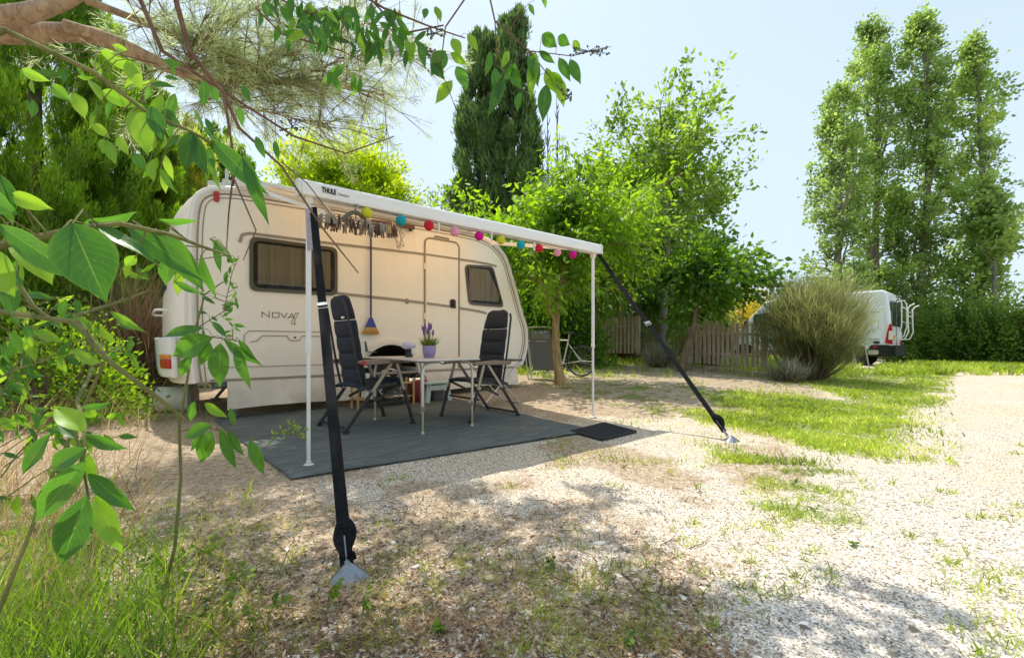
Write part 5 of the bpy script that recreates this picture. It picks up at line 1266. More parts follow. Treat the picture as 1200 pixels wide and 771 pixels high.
# broom bush: thin upright twigs
def broom(name, label, B, rx, ry, H, n, mat, seed, w=.011, dry=.3, cat='bush', L=(.5, 1.0), lean=.6, bend=.25, nst=40, rnd_=.38):
    global rng
    keep = rng; rng = np.random.default_rng(seed); o = thing(name, label, cat, B); rnd = random.Random(seed); b = MB(); seeds = []
    for i in range(nst):
        a = rnd.uniform(0, 6.28); q = rnd.random()**.6; h_ = H*rnd.uniform(.3, .78)*(1.05-.35*q*q); e = Vector((rx*.72*q*math.cos(a), ry*.72*q*math.sin(a), h_)); pts = [Vector((e.x*.22, e.y*.22, -.03)), Vector((e.x*.72, e.y*.72, h_*.42)), e]; b.tube(pts, [.018, .012, .005], 5); seeds.append(pts)
    b.build('stems', M['b_brown'], o)
    k = rng.integers(0, nst, n); f = rng.uniform(.25, 1, n)[:, None]; A = np.array([[tuple(p) for p in s_] for s_ in seeds]); P_ = np.where(f < .5, A[k, 0]*(1-2*f)+A[k, 1]*2*f, A[k, 1]*(2-2*f)+A[k, 2]*(2*f-1)); P_ = P_+rv(n, .03)
    out = P_*np.array([[1/rx, 1/ry, 0]]); Hh = rng.uniform(*L, n)[:, None]*H*.5*(out*lean+np.array([[0, 0, 1.0]])*rng.uniform(.4, 1, (n, 1))+rv(n, rnd_)); bn = rv(n, .14)*H*.3+out*bend*H*.2
    v = np.clip(rng.uniform(0, 1, n)*.7+f[:, 0]*.3, 0, 1); nd = int(n*dry)
    V_, FI, kk = blade_geo(P_[nd:], Hh[nd:], bn[nd:], w, 3); foliage_obj('foliage', (V_, FI, kk), mat, o, v[nd:], 4)
    if nd: foliage_obj('dry_twigs', blade_geo(P_[:nd]*np.array([[.85, .85, .7]]), Hh[:nd]*.75, bn[:nd], w, 3), M['f_dry'], o, v[:nd], 4)
    rng = keep; return o
Bb = bpt(958, 9.8)
def ball_bush(name, label, B, rx, ry, H, n, seed, w):
    global rng
    keep = rng; rng = np.random.default_rng(seed); o = thing(name, label, 'bush', B); rnd = random.Random(seed); b = MB()
    for i in range(70):
        a = rnd.uniform(0, 6.28); q = rnd.random()**.6; h_ = H*rnd.uniform(.35, .85)*(1-.3*q*q); e = Vector((rx*.85*q*math.cos(a), ry*.85*q*math.sin(a), h_)); b.tube([Vector((e.x*.15, e.y*.15, -.03)), Vector((e.x*.6+rnd.gauss(0, .08), e.y*.6, h_*.4)), e], [.02, .012, .004], 5)
    b.build('stems', M['b_brown'], o)
    for nm, k, m_, q0, q1 in (('foliage', int(n*.66), M['f_broom'], .55, 1.0), ('dry_twigs', int(n*.34), M['f_browntwig'], .15, .85)):
        d = unit(rv(k)); lon = np.arctan2(d[:, 1], d[:, 0]); q = rng.uniform(q0**2, q1**2, k)**.5*(1+.14*np.sin(lon*3+d[:, 2]*4+1)+.10*np.sin(lon*7+d[:, 2]*9)+rng.normal(0, .07, k)); P_ = d*np.array([[rx*.84, ry*.84, H*.40]])*q[:, None]; P_[:, 2] += H*.44; low = P_[:, 2] < H*.3; P_[low, :2] *= (.55+.45*np.clip(P_[low, 2:3]/(H*.3), 0, 1)); P_[:, 2] = np.maximum(P_[:, 2], .05)
        D_ = d*np.array([[.75, .75, .35]])+np.array([[0, 0, .75]])+rv(k, .42); L_ = rng.uniform(.14, .46, (k, 1)); H_ = unit(D_)*L_; v = np.clip(.2+.35*(d[:, 2]*.5+.5)+rng.uniform(-.15, .45, k), 0, 1)
        foliage_obj(nm, blade_geo(P_, H_, rv(k, .05)+np.array([[0, 0, -.02]]), w, 3), m_, o, v, 4)
    rng = keep; return o
ball_bush('broom_bush', 'big round olive broom bush in front of the white van', Bb+Vector((-.12, 0, 0)), 1.28, 1.1, 2.55, 24000, 51, .009)
Bl = bpt(925, 9.3); broom('lavender_bush', 'low grey lavender bush at the foot of the broom bush', Bl, .6, .4, .5, 2600, M['f_lav'], 52, .012, .25)
Bl = bpt(775, 11.8); broom('lavender_bush', 'low grey lavender bush right of the short picket fence', Bl, .7, .5, .72, 2400, M['f_lav'], 53, .014, .1)
Bl = bpt(835, 12.6); broom('broom_bush', 'scraggly broom bush leaning over the fence gap', Bl+Vector((0, .4, 0)), 1.3, .8, 1.9, 3800, M['f_broom'], 54, .013, .55)
Bl = bpt(740, 13.6); broom('broom_bush', 'pale twiggy broom bush behind the short picket fence', Bl+Vector((0, .6, 0)), 1.2, .7, 1.8, 3000, M['f_broom'], 55, .013, .5)
Bl = bpt(165, 6.4); broom('dry_bush', 'dark brown twiggy bush beside the caravan rear', Bl, .7, .5, 1.9, 3000, M['f_browntwig'], 56, .008, .25, rnd_=.6)
Bl = bpt(70, 5.0); shrub('leafy_shrub', 'fresh green leafy shrub below the big conifer at left', 'shrub', Bl, .9, .5, 1.15, 5500, .06, M['f_bright'], 57, .5)
# ============================================================ PINE LIMBS from the top left
pine = thing('pine_tree', 'old pine reaching over the caravan from the left with fine grey green needles', 'pine', (-6.3, 1.9, 0))
PB = Vector((-6.3, 1.9, 0)); b = MB()
b.tube([Vector((0, 0, -.1)), Vector((.1, 0, 1.5)), Vector((.4, .1, 2.6)), Vector((.5, .1, 5.2)), Vector((.5, .1, 7))], [.24, .19, .17, .13, .08], 10); b.build('trunk', M['b_pine'], pine, smooth=True)
def limb(pts, rs, n=8):
    P_ = [at(*p)-PB for p in pts]; out = []; R_ = []
    for i in range(len(P_)-1):
        p0 = P_[max(i-1, 0)]; p1 = P_[i]; p2 = P_[i+1]; p3 = P_[min(i+2, len(P_)-1)]
        for k in range(5):
            t_ = k/5; out.append(.5*((2*p1)+(p2-p0)*t_+(2*p0-5*p1+4*p2-p3)*t_*t_+(3*p1-p0-3*p2+p3)*t_**3)); R_.append(rs[i]*(1-t_)+rs[i+1]*t_)
    out.append(P_[-1]); R_.append(rs[-1]); return out, R_
limbs_ = [([(-330, -40, 3.0), (-120, 10, 3.3), (0, 38, 3.6), (110, 42, 3.9), (215, 85, 4.3), (300, 95, 4.8), (390, 100, 5.2), (450, 112, 5.5)], [.13, .10, .085, .07, .05, .035, .022, .01]),
 ([(-60, 22, 3.4), (20, 18, 3.5), (90, -5, 3.6), (140, -40, 3.7)], [.08, .075, .05, .03]),
 ([(75, 30, 3.7), (140, 50, 4.0), (215, 82, 4.4), (260, 70, 4.8), (330, 96, 5.2), (400, 98, 5.6)], [.05, .045, .035, .025, .016, .008]),
 ([(100, 0, 4.0), (190, 35, 4.4), (250, 60, 4.7), (330, 92, 5.0)], [.035, .03, .02, .012]),
 ([(300, 95, 4.8), (320, 62, 5.0), (370, 40, 5.3), (430, 28, 5.6)], [.02, .014, .01, .006]), ([(230, 80, 4.5), (270, 120, 4.8), (330, 135, 5.1), (380, 150, 5.4)], [.02, .014, .01, .005]),
 ([(340, 97, 5.0), (390, 75, 5.3), (450, 60, 5.7), (485, 70, 5.9)], [.015, .011, .008, .004]), ([(215, 85, 4.3), (235, 40, 4.6), (300, 10, 4.9), (350, -20, 5.2)], [.025, .018, .012, .006])]
skel = []
for i, (p, r_) in enumerate(limbs_):
    q, rr = limb(p, r_); b = MB(); b.tube(q, rr, 9); b.build('limb', M['b_pine'], pine, smooth=True); skel += [(a, c) for a, c in zip(q, rr) if (a+PB).y > 4.2 and c < .06]
rnd = random.Random(5); b = MB(); tips = []
for i in range(400):
    p, r_ = rnd.choice(skel); L = rnd.uniform(.25, .95); d = Vector((rnd.gauss(.35, .8), rnd.gauss(.2, .8), rnd.gauss(.12, .55))).normalized(); e = p+d*L; m = p.lerp(e, .5)+Vector((0, 0, .05))
    b.tube([p, m, e], [.006, .004, .002], 4, cap=False); tips += [(m, d), (e, d)]
    for k in range(3): dd = (d+Vector((rnd.gauss(0, .6), rnd.gauss(0, .6), rnd.gauss(0, .4)))).normalized(); e2 = m.lerp(e, rnd.random())+dd*rnd.uniform(.12, .3); b.tube([m, e2], [.003, .0015], 3, cap=False); tips.append((e2, dd))
b.build('twigs', M['b_twig'], pine)
T = np.array([tuple(t_[0]) for t_ in tips]); TD = np.array([tuple(t_[1]) for t_ in tips]); n = 60000; k = rng.integers(0, len(T), n)
P_ = T[k]-TD[k]*rng.uniform(0, .16, (n, 1))+rv(n, .012); D_ = TD[k]*.8+rv(n, .6); foliage_obj('needles', diamond_geo(P_, D_, rng.uniform(.06, .12, n), .05, .1), M['f_pine'], pine)
# ============================================================ GLOSSY LEAVES CLOSE TO THE CAMERA
def big_leaves(name, L, mats_, parent, inv):
    """L: list of (base, tip, width, roll, curl, matindex)"""
    for mi, mat in enumerate(mats_):
        vs = []; fs = []; uv = []; vv = []
        for (ba, ti, w, roll, curl, m_) in L:
            if m_ != mi: continue
            ba = Vector(ba)-inv; ti = Vector(ti)-inv; d = ti-ba; ln = d.length; dn = d.normalized()
            tocam = (Vector((0, 0, CH))-inv-ba).normalized(); nrm = (tocam-dn*tocam.dot(dn))
            nrm = nrm.normalized() if nrm.length > .05 else dn.orthogonal(); nrm = Matrix.Rotation(roll, 3, dn) @ nrm; sd_ = dn.cross(nrm).normalized(); nr, nc = 13, 7; o0 = len(vs); va = random.random()
            for i in range(nr+1):
                t_ = i/nr; ww = w*.5*(math.sin(math.pi*t_**.86)**.95)*(1-.12*t_) if t_ < 1 else 0
                if t_ > .75: ww *= .5+.5*((1-t_)/.25)
                if i == 0: ww = .0008
                for j in range(nc+1):
                    g = j/nc*2-1; fold = abs(g)*ww*.38; cu = -curl*ln*(t_*t_)+.02*ln*math.sin(t_*9+va*6)*abs(g)
                    vs.append(ba+d*t_+sd_*g*ww+nrm*(fold+cu)); uv.append((j/nc, t_)); vv.append(va)
            for i in range(nr):
                for j in range(nc): a = o0+i*(nc+1)+j; fs.append((a, a+1, a+nc+2, a+nc+1))
        if not vs: continue
        me = bpy.data.meshes.new(name); me.from_pydata([tuple(v) for v in vs], [], fs); u = me.uv_layers.new(name='UVMap'); li = np.zeros(len(me.loops), dtype=np.int32); me.loops.foreach_get('vertex_index', li); u.data.foreach_set('uv', np.array(uv)[li].ravel())
        a = me.attributes.new('v', 'FLOAT', 'POINT'); a.data.foreach_set('value', np.array(vv, dtype=np.float32)); me.materials.append(mat); me.shade_smooth(); o = bpy.data.objects.new(name, me); COL.objects.link(o); o.parent = parent
random.seed(12)
def petioles(b, Lf_, tws, inv, r=.0009, maxd=.9):
    S = []
    for tw in tws:
        P_ = [at(*p) for p in tw]
        for i in range(len(P_)-1):
            for k in range(8): S.append(P_[i].lerp(P_[i+1], k/8))
    for L_ in Lf_:
        ba = L_[0]; d = (L_[1]-L_[0]).normalized(); q = min(S, key=lambda p: (p-ba).length+.3*max(0, p.z-ba.z-.15)); 
        if (q-ba).length < maxd: b.tube([q-inv, q.lerp(ba, .6)-inv-d*.004+Vector((0, 0, (q-ba).length*.12)), ba-inv, ba+d*.004-inv], [r*1.6, r*1.2, r, r*.8], 4, cap=False)
def lf(x0, y0, x1, y1, Y, wpx, mi=0, roll=None, curl=.12, dy=0): return (at(x0, y0, Y), at(x1, y1, Y+dy), wpx*.82/F*Y, random.uniform(-.5, .5) if roll is None else roll, curl, mi)
def twig(b, pts, r0, r1, inv, n=6):
    P_ = [at(*p)-inv for p in pts]; m = len(P_); b.tube(P_, [r0+(r1-r0)*i/(m-1) for i in range(m)], n)
# --- overhanging tree: trunk outside the frame at left, crown above
OT = Vector((-3.6, .6, 0)); ot = thing('overhanging_tree', 'glossy leaved tree whose branches hang into the picture along the top', 'tree', OT)
b = MB(); b.tube([Vector((0, 0, -.1)), Vector((.05, .1, 1.6)), Vector((.5, .6, 3.3)), Vector((1.3, 1.5, 4.4)), Vector((2.6, 2.2, 5.2))], [.15, .12, .10, .07, .04], 10); b.build('trunk', M['b_brown'], ot, smooth=True)
b = MB()
TW = [([(190, -60, 1.9), (222, 60, 1.9), (262, 110, 2.0), (280, 150, 2.05), (330, 195, 2.1), (380, 270, 2.1), (420, 320, 2.15)], .011, .003), ([(130, -80, 1.9), (190, 60, 1.9), (250, 100, 2.0), (345, 160, 2.1), (405, 180, 2.2), (462, 160, 2.25)], .010, .0025),
 ([(262, 110, 2.0), (275, 190, 2.0), (268, 250, 2.0), (265, 300, 2.0)], .006, .002), ([(330, 190, 2.1), (360, 215, 2.1), (395, 260, 2.1)], .004, .002), ([(270, 200, 2.0), (300, 270, 2.0), (285, 305, 2.0)], .004, .002),
 ([(455, -60, 2.3), (440, 5, 2.35), (470, 40, 2.4), (520, 30, 2.4)], .008, .004), ([(400, -20, 2.3), (450, 10, 2.35), (500, 30, 2.4), (545, 45, 2.4)], .007, .003), ([(565, -30, 2.4), (522, 32, 2.4), (516, 80, 2.4), (535, 130, 2.4)], .005, .002),
 ([(570, -20, 2.4), (580, 25, 2.4), (620, 60, 2.4), (660, 110, 2.4)], .006, .002), ([(620, 60, 2.4), (670, 66, 2.4), (716, 55, 2.4)], .003, .0015), ([(580, 25, 2.4), (582, 65, 2.4)], .004, .002), ([(300, 10, 2.2), (330, 40, 2.2), (400, 60, 2.3), (430, 75, 2.3)], .005, .002), ([(320, -40, 2.2), (330, 0, 2.2), (370, 20, 2.3)], .006, .003)]
for p, r0, r1 in TW: twig(b, p, r0, r1, OT)
bst = b
Lf = []
def cluster(pts, n, Y, ln, wr, mi=0, spread=26, down=.9):
    for i in range(n):
        p = random.choice(pts); x = p[0]+random.uniform(-spread, spread); y = p[1]+random.uniform(-spread*.55, spread*.55); a = random.gauss(math.pi/2, .55) if random.random() < down else random.uniform(0, 6.28)
        l_ = ln*random.uniform(.7, 1.15); Lf.append(lf(x, y, x+l_*math.cos(a), y+l_*math.sin(a), Y+random.uniform(-.15, .15), l_*random.uniform(.34, .5), 1 if random.random() < mi else 0, random.uniform(-1, 1), .1, random.uniform(-.03, .03)))
cluster([(325, 5), (345, 20), (370, 10), (395, 20), (420, 15), (440, 25), (455, 10), (400, 45), (350, 35), (375, 40)], 95, 2.3, 24, .4, .12, 22)
cluster([(430, 40), (470, 35), (485, 45), (455, 50)], 22, 2.35, 26, .4, .2, 18); cluster([(385, 85), (400, 80), (415, 90)], 7, 2.3, 26, .4, .1, 8)
for q in ((500, 10, 497, 22, 8), (510, 8, 517, 25, 9), (506, 75, 520, 92, 15), (522, 60, 505, 88, 20), (530, 45, 540, 66, 13), (535, 78, 548, 105, 14), (530, 95, 510, 121, 14), (548, 40, 560, 60, 10), (528, 62, 547, 77, 10),
          (580, 80, 585, 118, 15), (590, 90, 573, 136, 14), (600, 80, 610, 105, 14), (605, 75, 590, 95, 12), (620, 65, 632, 100, 15), (628, 62, 620, 115, 14), (640, 80, 650, 110, 14), (645, 85, 662, 108, 14), (640, 100, 636, 142, 17), (636, 40, 652, 56, 16), (655, 42, 667, 54, 14), (672, 48, 680, 60, 10), (655, 68, 668, 95, 12), (668, 70, 680, 98, 13), (610, 108, 605, 130, 10), (596, 60, 588, 80, 9), (575, 60, 570, 90, 9), (656, 92, 660, 125, 14), (632, 60, 650, 75, 9), (620, 5, 626, 18, 6), (636, -5, 640, 10, 6)):
    Lf.append(lf(q[0], q[1], q[2], q[3], 2.4, q[4]*1.25, 1 if random.random() < .25 else 0))
big_leaves('leaves', Lf, [M['gloss'], M['glossy2']], ot, OT)
petioles(bst, Lf, [t_[0] for t_ in TW], OT, .001); bst.build('branches', M['b_twig'], ot, smooth=True)
# flower buds at the twig ends
b = MB()
for (x, y, sx, sy) in ((690, 60, 24, 10), (664, 112, 6, 12), (510, 40, 12, 10), (500, 60, 10, 8), (342, 150, 14, 16)):
    for i in range(26): p = at(x+random.uniform(-sx, sx), y+random.uniform(-sy, sy)*.6, 2.4)-OT; b.sphere(p, .006, 5, 4); b.bar(p, at(x, y, 2.4)-OT, .0015, .0015)
    b.build('flower_buds', M['f_lav'], ot); b = MB()
# crown above the frame (seen only as dappled shade)
n_c = 0; Pc = []
random.seed(31); spots = []
for (gx, gy, r_, nn_) in ((-.35, 2.5, .42, 900), (.15, 2.15, .34, 560), (-.9, 2.1, .40, 800), (.45, 1.62, .34, 520), (.05, 1.5, .4, 650), (.75, 1.45, .26, 380), (-1.5, 2.6, .45, 800), (-1.7, 1.9, .45, 600), (-.5, 1.6, .35, 520), (1.15, 1.5, .22, 260), (.5, 2.6, .20, 180), (-1.1, 3.0, .3, 260), (-2.2, 2.6, .4, 420)):
    nn_ = int(nn_*.95); h = max(1.62+1.18*gy, 3.6)+.35; c_ = np.array([gx-.254*h, gy+.396*h, h]); spots.append(c_); th = rng.uniform(0, 6.28, nn_); q = np.sqrt(rng.uniform(0, 1, nn_))*r_*(1.15+.3*np.sin(th*3+gx*5)); nc_ = 9; cc_ = rng.integers(0, nc_, nn_); ca_ = rng.uniform(0, 6.28, nc_); cr_ = np.sqrt(rng.uniform(0, 1, nc_))*r_*1.15; q1_ = rng.normal(size=(nn_, 2))*r_*.2; xx_ = cr_[cc_]*np.cos(ca_[cc_])+q1_[:, 0]; yy2_ = cr_[cc_]*np.sin(ca_[cc_])+q1_[:, 1]; Pc.append(c_[None]+np.stack([xx_, yy2_, rng.uniform(0, .35, nn_)], 1))
Pc = np.concatenate(Pc)-np.array(OT)[None]; m = len(Pc); foliage_obj('crown', leaf_geo(Pc, rv(m)+np.array([[0, 0, -.5]]), rng.uniform(.06, .10, m), .45), M['f_mid'], ot)
b = MB()
for c_ in spots: e = Vector(c_)-OT; b.tube([Vector((1.3, 1.5, 4.4)), Vector((1.3, 1.5, 4.4)).lerp(e, .5)+Vector((0, 0, .35)), e+Vector((0, 0, .2))], [.03, .02, .008], 6)
b.build('upper_branches', M['b_brown'], ot, smooth=True)
# --- left front branch with very large leaves
FB = Vector((-.9, .35, 0)); fb_ = thing('laurel_sapling', 'glossy leaved sapling with the biggest nearest leaves at the left edge', 'sapling', FB)
b = MB(); b.tube([Vector((0, 0, -.05)), Vector((.02, .02, .5)), Vector((.04, .04, 1.02)), Vector((.03, .03, 1.6))], [.014, .012, .009, .006], 8)
FT = (([(-420, 300, .5), (0, 288, .52), (90, 268, .54), (140, 262, .56), (200, 275, .62), (240, 290, .7), (270, 300, .75)], .005, .0018), ([(-300, 370, .8), (0, 365, .8), (90, 378, .8), (130, 425, .8), (190, 470, .85), (215, 490, .9)], .006, .003), ([(20, 330, .8), (40, 360, .8), (60, 375, .8)], .004, .003), ([(-400, 200, .75), (-100, 90, .8), (5, 35, .85), (110, 85, .95), (170, 130, 1.0), (225, 155, 1.05), (270, 180, 1.1)], .008, .002), ([(90, 370, .8), (150, 350, .9), (175, 340, 1.0)], .004, .002))
for p, r0, r1 in FT: twig(b, p, r0, r1, FB)
bst = b
Lf = []
for q in ((85, 262, 122, 352, .46, 78, 0, .1), (0, 264, 96, 332, .47, 42, 0, .6), (20, 275, 62, 330, .55, 46, 1, -.3), (0, 205, 12, 262, .5, 30, 0, .3), (12, 228, 58, 245, .5, 24, 1, .2), (-40, 215, 14, 250, .48, 50, 0, .4), (-30, 290, 14, 345, .5, 50, 1, .1), (105, 260, 190, 305, .55, 24, 0, -.8), (98, 262, 160, 255, .6, 26, 0, .9), (150, 262, 235, 330, .60, 32, 0, .3), (185, 258, 232, 262, .66, 12, 0, .7), (160, 300, 145, 312, .6, 14, 1, 0),
          (190, 270, 236, 340, .66, 34, 0, .2), (200, 300, 192, 335, .7, 22, 0, .3), (205, 330, 235, 345, .8, 12, 0, .5), (235, 300, 250, 350, .72, 16, 0, .6), (246, 280, 275, 305, .8, 12, 0, -.5), (252, 285, 258, 320, .8, 10, 0, .2), (130, 365, 168, 390, .8, 12, 1, .4), (85, 410, 122, 432, .8, 14, 1, 0), (110, 330, 115, 350, .8, 12, 1, .2),
          (150, 70, 165, 105, 1.0, 20, 1, .1), (118, 60, 160, 82, 1.0, 22, 1, .7), (120, 108, 165, 125, 1.0, 22, 1, .3), (160, 125, 172, 180, 1.0, 34, 1, .1), (178, 125, 190, 165, 1.0, 24, 0, .2), (190, 130, 212, 150, 1.05, 22, 0, .4), (205, 110, 196, 140, 1.05, 14, 0, .2), (225, 155, 215, 200, 1.05, 26, 0, .3), (228, 158, 240, 205, 1.05, 24, 0, .5), (250, 165, 310, 228, 1.0, 30, 0, .3), (262, 170, 300, 215, 1.05, 18, 0, .9), (285, 180, 312, 262, 1.0, 20, 0, .2), (150, 60, 128, 52, 1.0, 10, 1, 0), (25, 82, 55, 95, .9, 16, 1, .3), (60, 100, 82, 118, .95, 18, 1, .1), (85, 108, 100, 138, .95, 20, 1, -.3), (110, 145, 128, 162, 1.0, 14, 1, .2), (125, 165, 135, 192, 1.0, 16, 1, .1), (122, 163, 120, 180, 1.0, 12, 1, .4), (138, 160, 150, 182, 1.0, 13, 1, .2), (158, 180, 170, 200, 1.0, 16, 0, .1), (175, 190, 180, 213, 1.0, 12, 1, .1), (188, 198, 204, 225, 1.0, 10, 1, .3), (240, 95, 238, 125, 1.5, 14, 0, 0), (248, 100, 255, 120, 1.5, 12, 0, 0), (285, 100, 292, 120, 1.5, 11, 0, 0), (280, 125, 284, 148, 1.5, 10, 0, 0), (300, 160, 310, 185, 1.4, 12, 0, .1), (322, 165, 326, 188, 1.4, 9, 0, .1)):
    Lf.append(lf(*q[:4], q[4], q[5], q[6], q[7]))
random.seed(56)
for i in range(30):
    x0 = random.uniform(-160, 10); y0 = random.uniform(430, 640); L_ = random.uniform(80, 230); a_ = random.uniform(-1.25, -.25); Y0 = random.uniform(.95, 1.6); bendy = random.uniform(20, 70)
    tw_ = [(x0+L_*f*math.cos(a_), y0+L_*f*math.sin(a_)+bendy*f*f, Y0+.1*f) for f in (0, .25, .5, .75, 1)]
    twig(bst, tw_, .0022, .0009, FB, 5)
    for k in range(random.randint(4, 9)):
        f = random.uniform(.35, 1)*4; j_ = min(3, int(f)); g_ = f-j_; xx, yy_ = tw_[j_][0]*(1-g_)+tw_[j_+1][0]*g_, tw_[j_][1]*(1-g_)+tw_[j_+1][1]*g_; aa = random.gauss(.9, .9); l_ = random.uniform(13, 26); Yz = tw_[j_][2]*(1-g_)+tw_[j_+1][2]*g_
        Lf.append(lf(xx, yy_, xx+l_*math.cos(aa), yy_+l_*math.sin(aa), Yz, l_*random.uniform(.36, .5), 1 if random.random() < .4 else 0, random.uniform(-1, 1), random.uniform(0, .35)))
    FT = FT+((tw_, .002, .001),)
random.seed(55)
for (cx, cy, sx, sy, nn_, Yq, ln) in ((20, 395, 26, 40, 16, 1.0, 30), (60, 360, 40, 18, 10, 1.1, 26), (120, 395, 34, 22, 12, 1.1, 22), (10, 320, 22, 30, 8, .8, 36), (150, 100, 60, 35, 22, 1.3, 26), (215, 165, 40, 40, 16, 1.4, 26), (60, 95, 40, 24, 10, 1.2, 24), (20, 450, 24, 30, 10, 1.1, 24), (170, 300, 40, 22, 8, .9, 28)):
    for i in range(nn_):
        x = cx+random.uniform(-sx, sx); y = cy+random.uniform(-sy, sy); a = random.gauss(1.3, .7); l_ = ln*random.uniform(.6, 1.2); Lf.append(lf(x, y, x+l_*math.cos(a), y+l_*math.sin(a), Yq+random.uniform(-.1, .1), l_*random.uniform(.32, .5), 1 if random.random() < .45 else 0, random.uniform(-1.1, 1.1), random.uniform(0, .3)))
big_leaves('leaves', Lf, [M['gloss'], M['glossy2']], fb_, FB)
petioles(bst, Lf, [t_[0] for t_ in FT], FB, .0008, .3); bst.build('stems', M['b_green'], fb_, smooth=True)
# --- lower left sprig
SB = Vector((-1.0, .75, 0)); s2o = thing('laurel_sapling', 'small glossy sprig with a drooping cluster of leaves at lower left', 'sapling', SB)
b = MB()
for p, r0, r1 in (([(95, 560, .62), (96, 530, .62), (100, 500, .64), (90, 470, .7), (110, 430, .8), (122, 425, .8)], .002, .003), ([(88, 505, .62), (96, 540, .62), (104, 585, .62)], .002, .0015)): twig(b, p, r0, r1, SB)
b.tube([Vector((0, 0, -.05)), Vector((.02, .06, .3)), at(60, 560, .85)-SB, at(122, 425, .8)-SB], [.005, .004, .003, .0025], 6)
b.build('stems', M['b_green'], s2o, smooth=True); Lf = []
for q in ((98, 505, 62, 473, .60, 30, 1, .2), (96, 478, 128, 474, .64, 12, 0, .6), (100, 510, 145, 528, .62, 20, 0, .5), (100, 525, 50, 553, .60, 30, 0, .3), (90, 515, 66, 495, .66, 14, 0, .3), (100, 540, 30, 620, .58, 38, 0, .2), (60, 508, 18, 560, .60, 22, 0, .5), (104, 555, 155, 600, .60, 26, 0, .3), (104, 530, 110, 575, .62, 14, 1, .4), (102, 580, 68, 668, .56, 46, 0, .15), (112, 580, 142, 652, .58, 28, 1, .25), (98, 540, 84, 556, .62, 12, 1, 0)):
    Lf.append(lf(*q[:4], q[4], q[5], q[6], q[7]))
big_leaves('leaves', Lf, [M['gloss'], M['glossy2']], s2o, SB)
# --- middle sapling standing in front of the caravan corner
MBp = G(188, 712); ms_ = thing('laurel_sapling', 'tall thin sapling with glossy leaf clusters in front of the caravan corner', 'sapling', MBp)
b = MB(); Ym = MBp.y
for p, r0, r1 in (([(188, 712, Ym), (205, 640, Ym), (212, 560, Ym), (210, 500, Ym), (222, 430, Ym), (228, 390, Ym), (240, 345, Ym), (262, 330, Ym+.05)], .006, .002), ([(212, 505, Ym), (240, 500, Ym), (285, 512, Ym), (310, 518, Ym)], .003, .0015), ([(225, 410, Ym), (250, 395, Ym), (280, 400, Ym)], .003, .0015), ([(230, 385, Ym), (262, 365, Ym), (272, 320, Ym), (280, 300, Ym)], .002, .001), ([(310, 525, Ym), (330, 505, Ym), (360, 515, Ym)], .0015, .001)): twig(b, p, r0, r1, MBp)
bst = b; Lf = []
for q in ((238, 385, 186, 392, 0, 18, 0, .5), (248, 395, 197, 418, 0, 36, 0, .2), (222, 418, 210, 442, 0, 16, 0, .2), (258, 402, 256, 455, 0, 28, 0, .2), (262, 398, 305, 430, 0, 16, 0, .5), (275, 402, 292, 458, 0, 16, 0, .3), (280, 398, 300, 425, 0, 12, 0, .6), (245, 400, 235, 430, 0, 18, 0, -.3), (265, 395, 245, 372, 0, 10, 0, .4), (240, 472, 265, 490, 0, 14, 1, .4), (228, 470, 222, 495, 0, 13, 0, .4), (270, 478, 275, 500, 0, 9, 0, .2), (248, 498, 212, 513, 0, 22, 0, .4), (247, 505, 234, 545, 0, 24, 0, .1), (240, 505, 220, 530, 0, 12, 0, .5), (258, 502, 276, 552, 0, 16, 0, .2), (268, 505, 284, 535, 0, 13, 0, .5), (293, 515, 309, 558, 0, 18, 0, .2), (250, 515, 238, 530, 0, 9, 1, .2)):
    Lf.append(lf(*q[:4], Ym-.05, q[5], q[6], q[7]))
# small leaves up the side shoots
random.seed(4)
for (x, y) in [(272+random.uniform(-8, 8), 300+i*6) for i in range(12)]+[(255+random.uniform(-22, 26), 345+i*3.2) for i in range(16)]:
    a = random.uniform(-.5, 3.6); l_ = random.uniform(8, 15); Lf.append(lf(x, y, x+l_*math.cos(a), y+l_*math.sin(a), Ym, l_*.45, 0))
for i in range(34):
    f = i/34; x = 318+44*f+random.uniform(-5, 5); y = 512-8*math.sin(f*3)+random.uniform(-10, 6); a = random.uniform(0, 6.28); Lf.append(lf(x, y, x+4*math.cos(a), y+4*math.sin(a), Ym, 2.5, 1))
big_leaves('leaves', Lf, [M['gloss'], M['glossy2']], ms_, MBp)
petioles(bst, Lf, [[(212, 505, Ym), (240, 500, Ym), (285, 512, Ym), (310, 518, Ym)], [(225, 410, Ym), (250, 395, Ym), (280, 400, Ym)], [(230, 385, Ym), (262, 365, Ym), (272, 320, Ym), (280, 300, Ym)], [(310, 525, Ym), (330, 505, Ym), (360, 515, Ym)]], MBp, .0008, .3); bst.build('stems', M['b_green'], ms_, smooth=True)
